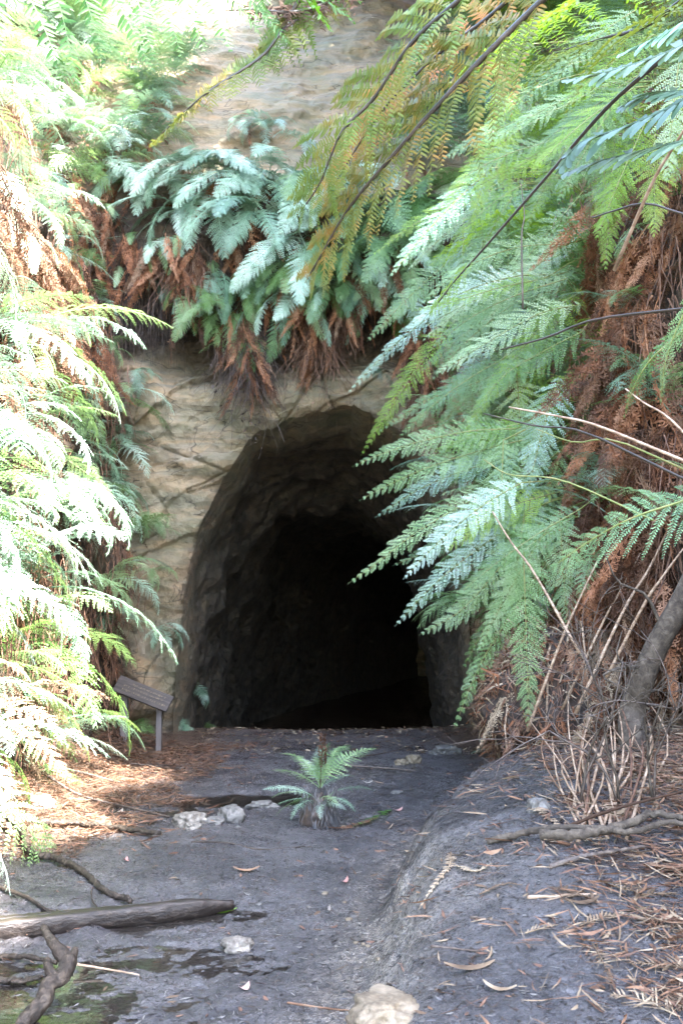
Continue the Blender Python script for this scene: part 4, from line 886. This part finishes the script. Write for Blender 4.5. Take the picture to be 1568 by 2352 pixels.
fallen([(900, 1860), (860, 1880), (810, 1905)], .06, 'green', 'drooping green frond lying beside the mound edge', 14)
def s_left():
    while True:
        y = random.uniform(7.6, 14.3); x = random.uniform(-3.3, -.9)
        if x < -1.35 - .25 * noise.noise(Vector((y * 1.3, 2, 0))) * 3 - .25 * (13 - y) * .3 or random.random() < .06: return x, y
def s_right():
    while True:
        y = random.uniform(3.6, 9.5) if random.random() < .6 else random.uniform(3.6, 6.5); x = random.uniform(.3, 3.0)
        w_ = sst(.75, 1.7, x + .3 * noise.noise(Vector((x * 2, y * 2, 0))) * 2 - .05 * (y - 6)); w_ *= .35 + .65 * sst(-.25, .35, noise.noise(Vector((x * 3, y * 3, 3))))
        if random.random() < max(.04, w_): return x, y
FLAT = []
for i in range(4):
    Pn, Nn = arc(1.0, 0, 0, sway=.15 * (-1) ** i)
    FLAT.append(make_me('fallen_frond', *frond(Pn, Nn, .16 + .03 * i, n=15, K=2, t0=.08, pdroop=.05, pw=.6, plen=.45, jit=.3, miss=.2, fwd=(25, 50), rr=.01), [M['tan']]))
for k in range(70):
    if k < 52: x, y = s_right()
    else: x, y = s_left()
    z0 = gh(x, y, False); dx_, dy_ = gh(x + .15, y, False) - z0, gh(x, y + .15, False) - z0
    o = obj('fallen_frond', FLAT[k % 4], None, M[random.choice(['tan', 'tan', 'thatch', 'dead'])]); nrm = Vector((-dx_ / .15, -dy_ / .15, 1)).normalized()
    o.matrix_world = Matrix.Translation((x, y, gh(x, y) + .022)) @ nrm.to_track_quat('Z', 'Y').to_matrix().to_4x4() @ Matrix.Rotation(random.uniform(0, 6.28), 4, 'Z') @ Matrix.Scale(random.uniform(.16, .36), 4)
    tag(o, 'small comb shaped piece of dead frond in the ' + ('right' if k < 52 else 'left') + ' litter', 'dead frond', 'small dead frond pieces in the litter')
def leafpiece(px, py, l, w_, ang, mat, lab):
    p = gpt(px, py); b = MB(); n = 9; t = np.linspace(-1, 1, n); d = np.array([math.cos(ang), math.sin(ang), 0]); x = np.array([-d[1], d[0], 0])
    c = np.outer(t, d) * l / 2 + np.outer((t ** 2), x) * l * .07; c[:, 2] = .008 + .02 * (t ** 2) ; ww = (1 - t ** 2) ** .8 * w_ / 2 + .001
    V = np.stack([c - x * ww[:, None], c + x * ww[:, None] + np.array([0, 0, .006])], 1).reshape(-1, 3); i = np.arange(n - 1) * 2; b.add(V + np.array(p), np.stack([i, i + 1, i + 3, i + 2], -1))
    tag(b.build('leaf', M[mat], None, tuple(p)), lab, 'leaf', 'single gum leaves on the mud')
M['pinkleaf'] = leaf('pink_leaf', [(.28, .13, .11), (.38, .21, .18), (.45, .30, .26)], .1, .5, .4)
M['whiteleaf'] = leaf('white_leaf', [(.22, .19, .16), (.32, .28, .24), (.42, .38, .33)], .1, .5, .4)
for i_, a_ in enumerate([(566, 2003, .17, .03, .1, 'dead', 'long brown leaf on the open mud'), (562, 2272, .07, .03, .9, 'pinkleaf', 'small pink leaf on the mud at the bottom'), (793, 2030, .12, .02, 1.2, 'pinkleaf', 'narrow pink leaf near the mound edge'), (755, 2100, .08, .015, 1.3, 'whiteleaf', 'narrow white leaf left of the mound'), (1145, 2278, .13, .018, -.5, 'tan', 'curved tan leaf on the lower mound'), (1080, 2240, .2, .035, .15, 'tan', 'grey tan leaf pair on the lower mound'),
          (915, 1865, .12, .03, .8, 'pinkleaf', 'pink leaf by the green drooping frond'), (275, 1870, .10, .04, 1.0, 'whiteleaf', 'white leaf standing out on the left litter'), (290, 1978, .05, .03, 1.3, 'pinkleaf', 'pink scrap beside the thick curved branch'), (200, 1925, .20, .06, .5, 'tan', 'curled grey bark strip under the dark log'), (500, 2105, .22, .02, .1, 'lime', 'green strap leaf at the tip of the long timber'), (845, 1800, .1, .015, .2, 'whiteleaf', 'pale sliver right of the little fern'), (1340, 2085, .16, .03, .3, 'tan', 'pale curled leaf in the mound litter'), (1500, 2120, .18, .035, .0, 'tan', 'broad pale leaf at the right edge litter'), (1290, 1720, .1, .05, 1.2, 'whiteleaf', 'x')][:-1]):
    leafpiece(*a_)

# ------------------------------------------------------------------ litter (uncountable)
def litter(name, n, sampler, mats, lab, lmin=.03, lmax=.17, wmin=.003, wmax=.012, lift=.03):
    mbs = {k: MB() for k in mats}
    for k in range(n):
        x, y = sampler(); mb = mbs[random.choice(mats)]
        L = random.uniform(lmin, lmax); wd = random.uniform(wmin, wmax); a = random.uniform(0, math.pi * 2); d = np.array([math.cos(a), math.sin(a), random.gauss(0, .18)]); X = np.array([-d[1], d[0], random.gauss(0, .5)])
        z = gh(x, y) + random.uniform(0, lift); c = np.array([x, y, z]); t = np.array([-.5, -.15, .2, .5]); bend = random.uniform(-.3, .3)
        P = c + np.outer(t * L, d) + np.outer(t ** 2 * L * bend, X); ww = np.array([.3, 1, .8, .1])[:, None] * wd / 2
        V = np.stack([P - X * ww, P + X * ww], 1).reshape(-1, 3); V[:, 2] = np.maximum(V[:, 2], z - lift * .5)
        i = np.arange(3) * 2; mb.add(V, np.stack([i, i + 1, i + 3, i + 2], -1))
    for q, (k, mb) in enumerate(mbs.items()):
        o = mb.build(name, M[k]); tag(o, lab[q], 'litter', None, 'stuff')
litter('leaf_litter', 13000, s_left, ['thatch', 'tan', 'dead'], ['dark brown leaf litter heaped along the left bank', 'tan fern litter strewn along the left bank', 'rusty fern litter heaped along the left bank'], lift=.05)
litter('fern_litter', 15000, s_right, ['thatch', 'tan', 'dead'], ['dark brown litter on the right mound and bank foot', 'tan fern litter strewn over the right mound', 'rusty fern litter on the right mound'], lift=.035)
def s_mud():
    while True:
        y = 3.6 + 9 * random.random() ** 1.6; x = random.uniform(-2.2, 1.6)
        if abs(x) < .33 * y: return x, y
litter('mud_debris', 15000, s_mud, ['wetwood', 'fines', 'peat', 'grey_stone'], ['black wet scraps of twig on the mud', 'fine fibrous scraps pressed in the mud', 'dark crumbs of peat on the mud', 'pale grit flakes on the mud'], .010, .06, .002, .008, .006)
litter('mud_leaves', 700, s_mud, ['tan', 'thatch'], ['scattered tan leaf bits on the mud', 'scattered brown leaf bits on the mud'], .03, .09, .005, .015, .008)
def s_tun():
    return random.uniform(-2.0, 2.0), random.uniform(13.6, 17)
litter('tunnel_litter', 1500, s_tun, ['thatch', 'tan'], ['brown litter at the tunnel threshold', 'pale litter at the tunnel threshold'], .03, .1, .005, .02, .03)
# fibrous roots combed over the mound's edge
mb = MB()
for k in range(5200):
    y = random.uniform(6.0, 9.4); e = edge_x(y); x = e + random.uniform(-.05, .9) ** 1.0
    if random.random() > .35 + .65 * sst(-.2, .3, noise.noise(Vector((x * 2.2, y * 2.2, 8)))): continue
    a = math.radians(200 + random.gauss(0, 28) + 25 * (y - 7.5)); L = random.uniform(.06, .22); P = []
    for q in range(4):
        xx, yy = x + math.cos(a) * L * q / 3, y + math.sin(a) * L * q / 3; P.append((xx, yy, gh(xx, yy) + .004 + .004 * random.random())); a += random.gauss(0, .15)
    P = np.array(P); sv = np.array([-math.sin(a), math.cos(a), 0]) * random.uniform(.0008, .0022); V = np.stack([P - sv, P + sv], 1).reshape(-1, 3); i = np.arange(3) * 2; mb.add(V, np.stack([i, i + 1, i + 3, i + 2], -1))
tag(mb.build('root_mat', M['fines']), 'fine dark root mat combed over the crest of the mound', 'roots', None, 'stuff')

# ------------------------------------------------------------------ little fern on the path
lf = empty('young_fern', tuple(gpt(735, 1898)), 'little fern on a mossy stump alone in the middle of the path', 'fern')
blob('stump', (-.03, 0, .08), (.14, .11, .18), M['roots'], 21, lf, .35, 4)
mb = MB()
for k in range(600):
    a = random.uniform(0, 6.28); p = Vector((math.cos(a) * .13, math.sin(a) * .11, random.uniform(.0, .32))); hair(mb, p, random.uniform(.06, .16), .003, .3, 3, .1)
mb.build('fibres', M['fines'], lf)
LFR = [(80, 35, .62, 'pale'), (55, 60, .5, 'pale'), (105, 62, .55, 'blue'), (135, 55, .50, 'pale'), (160, 25, .42, 'green'), (25, 35, .30, 'blue'), (200, 8, .42, 'pale'), (230, 0, .36, 'blue'), (270, -5, .30, 'blue'), (310, 5, .3, 'blue'), (35, 42, .62, 'pale'), (250, 70, .4, 'pale'), (185, -5, .4, 'blue'), (15, 20, .45, 'mint'), (120, 40, .5, 'mint'), (70, 75, .45, 'pale'), (215, 20, .5, 'mint'), (150, 10, .5, 'pale'), (-30, 5, .4, 'mint'), (290, 15, .4, 'pale')]
FRs = []
for i in range(4):
    Pn, Nn = arc(1.0, 12, -38 - 8 * i, sway=.1 * (-1) ** i)
    FRs.append(make_me('frond', *frond(Pn, Nn, .20, n=24, K=5, t0=.15, pdroop=.2, pw=.6, plen=.62, jit=.12, fwd=(8, 40)), [M['pale']]))
for i, (az, pt, sz, mt) in enumerate(LFR):
    o = obj('frond', FRs[i % 4], lf, M[mt]); o.matrix_local = Matrix.Translation((0, 0, .30 if pt > 20 else .20)) @ Matrix.Rotation(R(az - 90 + random.uniform(-12, 12)), 4, 'Z') @ Matrix.Rotation(R(pt + random.uniform(-8, 8)), 4, 'X') @ Matrix.Rotation(R(random.uniform(-30, 30)), 4, 'Y') @ Matrix.Scale(sz * random.uniform(.9, 1.15), 4)
b = MB(); b.add(*tube([(0, 0, .3), (.01, .0, .5), (.02, 0, .66)], [.006, .005, .004], 5))
for k in range(120):
    z = random.uniform(.48, .72); r_ = .03 * (1 - abs(z - .6) * 3); a = random.uniform(0, 6.28); c = np.array([.02 + math.cos(a) * r_, math.sin(a) * r_, z]); e1 = rng.normal(0, .012, 3); e2 = rng.normal(0, .008, 3); b.add([c - e1, c - e2, c + e1, c + e2], [[0, 1, 2, 3]])
b.build('dead_frond', M['dead'], lf)
fern(gpt(1110, 1745) + Vector((0, -.35, .15)), Vector((-1, -.3, 0)), 'arch', 3, .22, ('blue',), 60, (0, 40), 0, 'tiny pale fern sprig growing on the front of the stump', None)

# ------------------------------------------------------------------ overhanging tree ferns in the foreground (crowns above the frame)
def treefern(name, base, top, label):
    t = empty(name, base, label, 'tree fern'); bx = Vector(base); tp = Vector(top) - bx
    P = smooth_path([(0, 0, -.1), tuple(tp * .35 + Vector((.05, 0, 0))), tuple(tp * .7), tuple(tp)], 30); b = MB(); b.add(*tube(P, np.linspace(.16, .11, 30), 16, .18))
    for k in range(900):
        f = random.random(); p = P[int(f * 29)] ; a = random.uniform(0, 6.28); r_ = .14; hair(b, (p[0] + math.cos(a) * r_, p[1] + math.sin(a) * r_, p[2]), random.uniform(.1, .25), .006, .25, 3, .1)
    b.build('trunk', M['peat'], t); return t
CR = Vector((1.75, 1.7, 3.55)); CL = Vector((-1.9, 1.6, 3.2))
tfR = treefern('tree_fern', (2.1, 1.6, .5), CR, 'tree fern right of the viewpoint whose olive fronds hang across the top'); oR = Vector(tfR.location)
tfL = treefern('tree_fern', (-2.2, 1.4, 0), CL, 'tree fern left of the viewpoint with bright green fronds along the top edge'); oL = Vector(tfL.location)
def ffrond(root, pts, crown, Nv, W, mat, name='frond', stem='stipe', rr=.006, **kw):
    o0 = Vector(root.location); P = [at(*q) for q in pts]
    lead = smooth_path([crown, crown.lerp(P[0], .5) + Vector((0, 0, .18)), P[0]], 8)[:-1] if crown is not None else np.zeros((0, 3))
    Q = smooth_path(P, 30); V, Fq = frond(Q, Nv, W, rr=rr * .8, **kw)
    me = make_me(name, V - np.array(o0), Fq, [M[mat]]); o = obj(name, me, root)
    full = np.concatenate([lead, Q[:-2]]); b = MB(); b.add(*tube(full - np.array(o0), np.linspace(rr * 1.4, rr * .35, len(full)), 6)); s_ = b.build('rachis', M[stem], o, None, True)
    return o
KW = dict(hi=True, n=22, K=17, t0=.02, jit=.10, pdroop=.35, pw=.36)
# main olive frond, its twin to the left, the long thin one and the rest
ffrond(tfR, [(1300, -50, 2.25), (1184, 58, 2.35), (1044, 200, 2.45), (884, 378, 2.6), (800, 480, 2.7), (735, 590, 2.8), (700, 650, 2.86)], CR, (-.30, -.80, .50), .31, 'olive', stem='stipe', rr=.007, hi=True, n=21, K=22, t0=.02, jit=.10, pdroop=.22, pw=.38, fwd=(22, 50), lscale=(.9, 1.1), plen=1.25, shape=(.3, .5))
ffrond(tfR, [(1120, -60, 2.3), (1054, 0, 2.35), (944, 100, 2.45), (859, 225, 2.55), (784, 305, 2.6), (735, 420, 2.68), (680, 500, 2.75)], CR, (-.2, -.85, .5), .28, 'rust', stem='stipe', rr=.006, hi=True, n=18, K=20, t0=.02, jit=.12, pdroop=.22, pw=.38, fwd=(22, 50), lscale=(.8, 1.1), plen=1.2, curl=.03, shape=(.3, .5))
ffrond(tfR, [(1230, -60, 2.5), (1120, 40, 2.6), (1000, 130, 2.7), (880, 250, 2.8), (800, 370, 2.9), (740, 470, 2.95)], CR, (-.25, -.8, .5), .26, 'rust', stem='stipe', rr=.005, hi=True, n=18, K=20, t0=.02, jit=.12, pdroop=.25, pw=.38, fwd=(22, 50), lscale=(.9, 1.1), plen=1.2, shape=(.3, .5))
ffrond(tfR, [(1640, 20, 2.6), (1568, 95, 2.7), (1400, 240, 2.9), (1260, 400, 3.1), (1120, 560, 3.3), (1040, 650, 3.4), (985, 725, 3.45)], None, (-.5, -.5, .7), .12, 'lime', stem='stipe', rr=.0055, hi=True, n=10, K=9, t0=.82, jit=.1, pdroop=.3, pw=.4, fwd=(10, 40), plen=1.2)
ffrond(tfR, [(1620, -40, 2.3), (1480, 60, 2.5), (1380, 90, 2.6), (1260, 130, 2.8), (1150, 190, 3.0)], CR, (-.2, -.6, .75), .30, 'rust', rr=.006, hi=True, n=22, K=16, t0=.02, jit=.1, pdroop=.5, pw=.35, fwd=(0, 30), plen=1.4)
ffrond(tfR, [(1500, -80, 2.6), (1350, -10, 2.8), (1220, 60, 3.0), (1100, 130, 3.2), (1030, 200, 3.3)], CR, (-.2, -.5, .8), .30, 'lime', rr=.006, hi=True, n=20, K=15, t0=.02, jit=.1, pdroop=.5, pw=.36, fwd=(0, 30), plen=1.4)
# big blue grey leaflets at the right edge, near the lens
for pts, W_, mt in (([(1680, 40, 1.25), (1568, 105, 1.3), (1450, 150, 1.35), (1330, 180, 1.4), (1290, 185, 1.42)], .040, 'grey'), ([(1690, 130, 1.2), (1568, 230, 1.25), (1440, 290, 1.3), (1330, 330, 1.35), (1275, 400, 1.38)], .045, 'grey'), ([(1690, 300, 1.2), (1568, 325, 1.25), (1480, 345, 1.3), (1380, 370, 1.35), (1290, 400, 1.4)], .045, 'grey'), ([(1700, 0, 1.3), (1600, 40, 1.35), (1500, 90, 1.4), (1420, 130, 1.45)], .04, 'blue'), ([(1700, 200, 1.25), (1600, 210, 1.3), (1500, 215, 1.35), (1420, 250, 1.4)], .045, 'grey')):
    # simply pinnate piece: leaflets straight on the axis
    P = smooth_path([at(*q) for q in pts], 20); s = np.concatenate([[0], np.cumsum(np.linalg.norm(np.diff(P, axis=0), axis=1))]); L = s[-1]; b = MB(); n = 17
    b.add(*tube(P - np.array(oR), np.linspace(.003, .001, 20), 5))
    for k in range(n):
        t = k / n; c = np.array([np.interp(t * L, s, P[:, j]) for j in range(3)]); c2 = np.array([np.interp(min(1, t + .05) * L, s, P[:, j]) for j in range(3)]); T = c2 - c; T /= np.linalg.norm(T) + 1e-9
        X = np.cross(T, [.0, -.75, .66]); X /= np.linalg.norm(X); Nn = np.cross(X, T); l0 = W_ * (1 - t ** 3) ** .7
        for sd in (-1, 1):
            l = l0 * random.uniform(.85, 1.1); a = random.uniform(.5, .7); d = X * sd * math.cos(a) + T * math.sin(a) + Nn * random.gauss(.1, .12); wd = .0078; st = []
            for f_, w_ in ((0, .5), (.25, .9), (.6, 1), (.85, .7), (1, .15)):
                p = c + d * l * f_ - Nn * l * .25 * f_ ** 2; wv_ = T * wd * w_; st += [p - wv_ + Nn * .0012 * w_, p - Nn * .001 * w_, p + wv_ + Nn * .0012 * w_]
            i = (np.arange(4) * 3)[:, None] + np.arange(2)[None]; b.add(np.array(st) - np.array(oR), np.stack([i, i + 1, i + 4, i + 3], -1).reshape(-1, 4))
    b.build('frond', M[mt], tfR)
# finely cut blue frond reaching in from the right edge
ffrond(tfR, [(1700, 1130, 4.3), (1568, 1150, 4.45), (1450, 1190, 4.6), (1350, 1240, 4.75), (1255, 1310, 4.9)], None, (-.1, -.6, .8), .34, 'blue', name='frond', stem='gstipe', rr=.006, hi=False, n=15, K=20, t0=.0, jit=.08, pdroop=.15, pw=.5, fwd=(30, 55), plen=.75) if False else None
# top left
ffrond(tfL, [(-160, -30, 1.7), (20, -14, 1.75), (180, -20, 1.8), (340, -24, 1.85), (480, -20, 1.9), (640, -6, 2.0)], CL, (.05, -1, .25), .17, 'fresh', stem='gstipe', rr=.005, hi=True, n=14, K=16, t0=0, jit=.2, pdroop=.2, pw=.42, plen=.9, fwd=(-12, 15), shape=(.2, .3), lscale=(.6, 1))
ffrond(tfL, [(-200, -10, 1.8), (-60, -40, 1.9), (60, -60, 2.0), (180, -100, 2.1)], CL, (0, -1, .4), .12, 'fresh', stem='gstipe', rr=.005, hi=True, n=10, K=12, t0=0, jit=.2, pdroop=.3, pw=.42, plen=.9)
ffrond(tfL, [(560, -120, 2.3), (640, -60, 2.3), (700, -20, 2.4), (760, -40, 2.5), (830, -50, 2.6)], None, (0, -1, .3), .15, 'fresh', stem='stipe', rr=.005, hi=True, n=8, K=12, t0=0, jit=.25, pdroop=.3, pw=.42, plen=.9)
ffrond(tfL, [(800, -40, 2.6), (760, 0, 2.5), (660, 60, 2.4), (600, 130, 2.4), (480, 210, 2.4), (400, 280, 2.45), (345, 335, 2.5)], None, (.4, -.6, .6), .055, 'olive', stem='stipe', rr=.004, hi=True, n=30, K=7, t0=0.05, jit=.15, pdroop=.6, pw=.42, plen=1.8, shape=(.3, .35))
ffrond(tfL, [(820, -60, 2.5), (740, 10, 2.45), (660, 28, 2.4), (580, 22, 2.4), (505, 25, 2.4)], None, (0, -.8, .4), .07, 'dead', name='dead_frond', stem='stipe', rr=.005, hi=True, n=20, K=8, t0=0, jit=.35, pdroop=.6, pw=.5, plen=1.6, curl=.15)
ffrond(tfL, [(700, -20, 2.4), (650, 60, 2.42), (620, 110, 2.45), (610, 150, 2.45)], None, (0, -.9, .3), .10, 'rust', stem='stipe', rr=.004, hi=True, n=10, K=11, t0=0, jit=.15, pdroop=1.0, pw=.4, plen=1.3)

# fronds of the near right fern: lacy blue one, bright green arching ones
nr_ = empty('large_fern', (2.75, 5.6, 1.5), 'large fern at the right edge with lacy blue frond and narrow green fronds', 'fern'); cn = Vector((2.6, 5.6, 2.1))
ffrond(nr_, [(1640, 1120, 4.6), (1568, 1150, 4.65), (1450, 1190, 4.75), (1350, 1245, 4.9), (1255, 1312, 5.0)], cn, (-.15, -.7, .7), .33, 'pale', stem='gstipe', rr=.006, hi=False, n=14, K=22, t0=0, jit=.08, pdroop=.15, pw=.55, fwd=(25, 50), plen=.8, lscale=(1, .7))
ffrond(nr_, [(1640, 680, 4.6), (1560, 765, 4.7), (1490, 830, 4.8), (1450, 900, 4.9), (1430, 965, 5.0)], cn, (-.8, -.5, .3), .10, 'green', stem='gstipe', rr=.005, n=24, K=5, t0=.0, jit=.1, pdroop=.3, pw=.5, plen=1.2)
ffrond(nr_, [(1640, 620, 4.4), (1580, 700, 4.5), (1530, 820, 4.6), (1515, 930, 4.7)], cn, (-.8, -.5, .3), .09, 'green', stem='gstipe', rr=.005, n=22, K=5, t0=.0, jit=.1, pdroop=.3, pw=.5, plen=1.2)
AK = dict(stem='gstipe', rr=.0045, n=24, K=13, t0=.0, jit=.12, pdroop=.14, pw=.5, fwd=(25, 55), plen=1.05)
def arching(y, z, label, frs):
    rb = empty('arching_fern', tuple(bankhit(1, y, z)), label, 'fern', 'ferns arching over the tunnel from the right'); cb = Vector(rb.location)
    for pts, W_, mt in frs:
        n_ = Vector((-.35 + random.uniform(-.25, .25), -.8, .45 + random.uniform(-.25, .3))).normalized()
        ffrond(rb, pts, cb, n_, W_, mt, **AK)
arching(9.6, 3.1, 'bright green fern reaching farthest left across the tunnel mouth', [([(1180, 985, 8.9), (1080, 990, 8.9), (960, 1015, 8.9), (870, 1045, 8.9), (808, 1072, 8.9)], .22, 'green'), ([(1250, 1000, 9.0), (1120, 1030, 9.0), (980, 1075, 9.0), (880, 1120, 9.1), (825, 1150, 9.1)], .26, 'pale'),
    ([(1230, 1080, 9.0), (1100, 1140, 9.0), (960, 1220, 9.0), (870, 1290, 9.0), (798, 1342, 9.0)], .26, 'pale'), ([(1240, 1040, 9.1), (1100, 1070, 9.1), (970, 1120, 9.1), (860, 1190, 9.2)], .26, 'blue'), ([(1260, 1130, 9.2), (1120, 1180, 9.2), (990, 1260, 9.2), (900, 1300, 9.2)], .26, 'pale')])
arching(9.8, 3.8, 'pale fern drooping beside the rusty tuft at the arch shoulder', [([(1200, 830, 9.0), (1090, 880, 9.2), (980, 920, 9.3), (865, 995, 9.4)], .16, 'pale'), ([(1330, 700, 8.8), (1240, 720, 8.8), (1130, 780, 8.8), (1000, 860, 8.8)], .36, 'pale'), ([(1300, 640, 8.9), (1180, 680, 9), (1080, 730, 9.1), (990, 800, 9.1)], .28, 'pale'), ([(1340, 760, 8.8), (1260, 800, 8.8), (1160, 860, 8.8), (1090, 940, 8.8)], .30, 'green')])
arching(9.4, 2.4, 'dark green fern hanging low at the right side of the tunnel', [([(1260, 1150, 9.0), (1140, 1230, 9.0), (1010, 1330, 9.0), (905, 1440, 9.0)], .26, 'blue'), ([(1240, 1200, 8.9), (1150, 1300, 8.9), (1060, 1400, 8.9), (960, 1460, 8.9)], .26, 'green'), ([(1280, 1250, 8.8), (1180, 1400, 8.8), (1100, 1530, 8.8), (1040, 1680, 8.8)], .20, 'green'), ([(1300, 1200, 9.2), (1200, 1330, 9.2), (1110, 1450, 9.2), (1060, 1540, 9.2)], .26, 'green')])
arching(9.9, 4.8, 'lime tipped fern arching above the arch shoulder', [([(1250, 640, 9.0), (1150, 660, 9.0), (1050, 690, 9.0), (945, 715, 9.0)], .2, 'lime'), ([(1300, 560, 9.0), (1180, 570, 9.0), (1060, 620, 9.0), (965, 700, 9.0)], .26, 'pale')])
wm = ['pale', 'pale', 'green', 'blue', 'green', 'lime']
for q, (y, z, lab, x0, x1, y0, y1) in enumerate([(7.8, 5.2, 'bright fern filling the upper right corner below the grey leaflets', 1330, 1620, 20, 260), (8.0, 4.8, 'leafy fern above the rusty thatch at the right', 1340, 1540, 160, 330), (9.0, 6.2, 'yellow green fern behind the long dark stem', 1150, 1400, 80, 330), (10.4, 5.6, 'big pale fern spilling from the top of the right bank', 1120, 1360, 380, 620), (10.0, 4.4, 'big pale fern in the middle of the right bank', 1110, 1350, 600, 850), (9.6, 3.3, 'big green fern in the lower middle of the right bank', 1150, 1380, 850, 1100), (9.2, 2.4, 'big green fern above the fern stump', 1150, 1350, 1080, 1300), (11.6, 5.9, 'mint fern set back near the top of the right bank', 1000, 1200, 400, 560), (11.4, 4.6, 'mint fern set back behind the lime tipped fern', 1050, 1250, 560, 800)]):
    fs = []
    for k in range(8):
        sx, sy = random.uniform(x0, x1), random.uniform(y0, y1); a = R(random.uniform(188, 275)); L = random.uniform(190, 340); D = y - .5 + random.uniform(-.5, .3); dr = random.uniform(.1, .35)
        fs.append(([(sx + math.cos(a) * L * t, sy - math.sin(a) * L * t + dr * L * t * t, D) for t in (0, .33, .66, 1)], random.uniform(.20, .28), wm[(k + q) % 6] if q > 2 else ['lime', 'green', 'pale', 'lime'][k % 4]))
    arching(y, z, lab, fs)

# ------------------------------------------------------------------ unseen trees added above the frame, crowns cut to shape the gully's shade
def gum(base, crown, region, nleaf, lab, thick=1.5, open_=-.42):
    """region(): random (x, y) over the area that the crown covers"""
    t = empty('added_shade_tree', base, lab, 'tree', 'unseen gum trees added to shade the gully'); b0 = Vector(base); c = Vector(crown) - b0
    P = smooth_path([(0, 0, -.3), tuple(c * .3 + Vector((.4, 0, .6))), tuple(c * .7 + Vector((.2, 0, .5))), tuple(c)], 24); b = MB(); b.add(*tube(P, np.linspace(.30, .12, 24), 12, .05))
    for k in range(30):
        q = P[random.randint(12, 23)]; x, y = region(); e = np.array([x - b0.x, y - b0.y, c.z + random.uniform(-.4, .5)]); b.add(*tube(smooth_path([q, (np.array(q) + e) / 2 + np.array([0, 0, .5]), e], 8), np.linspace(.07, .015, 8), 5))
    b.build('trunk', M['bark'], t)
    ctr = np.array([(*region(), c.z + b0.z + random.uniform(-thick / 2, thick / 2)) for _ in range(nleaf)]) - np.array(b0)
    kp = np.array([noise.noise(Vector(tuple(v * .6))) > open_ for v in ctr]); ctr = ctr[kp]; n = len(ctr)
    d = rng.normal(0, 1, (n, 3)); d[:, 2] *= .6; d /= np.linalg.norm(d, axis=1)[:, None]; x = np.cross(d, rng.normal(0, 1, (n, 3))); x /= np.linalg.norm(x, axis=1)[:, None]
    l = rng.uniform(.12, .26, n)[:, None]; w_ = l * .25; Q = np.stack([ctr - d * l, ctr + x * w_, ctr + d * l, ctr - x * w_], 1).reshape(-1, 3); b = MB(); b.add(Q, np.arange(len(Q)).reshape(-1, 4)); b.build('crown', M['shadeleaf'], t)
def regA():
    y = random.uniform(-3.5, 8.2); return random.uniform(4.9 + .25 * math.sin(y * 2.3), 12.2), y
def regB():
    y = random.uniform(6.4, 18.6); x0 = max(4.3 - (y - 6.45) * 1.27, .3 - .9 * sst(12.3, 13.5, y)); return random.uniform(x0 + .3 * math.sin(y * 3), x0 + 8.5), y
gum((9.5, 3.0, 4.5), (8.5, 2.5, 12), regA, 52000, 'unseen gum tree added on the right rim to shade the near mud')
gum((8.5, 11.5, 6.5), (5.0, 12.0, 13.7), regB, 66000, 'unseen gum tree added on the right rim to shade the cliff face')
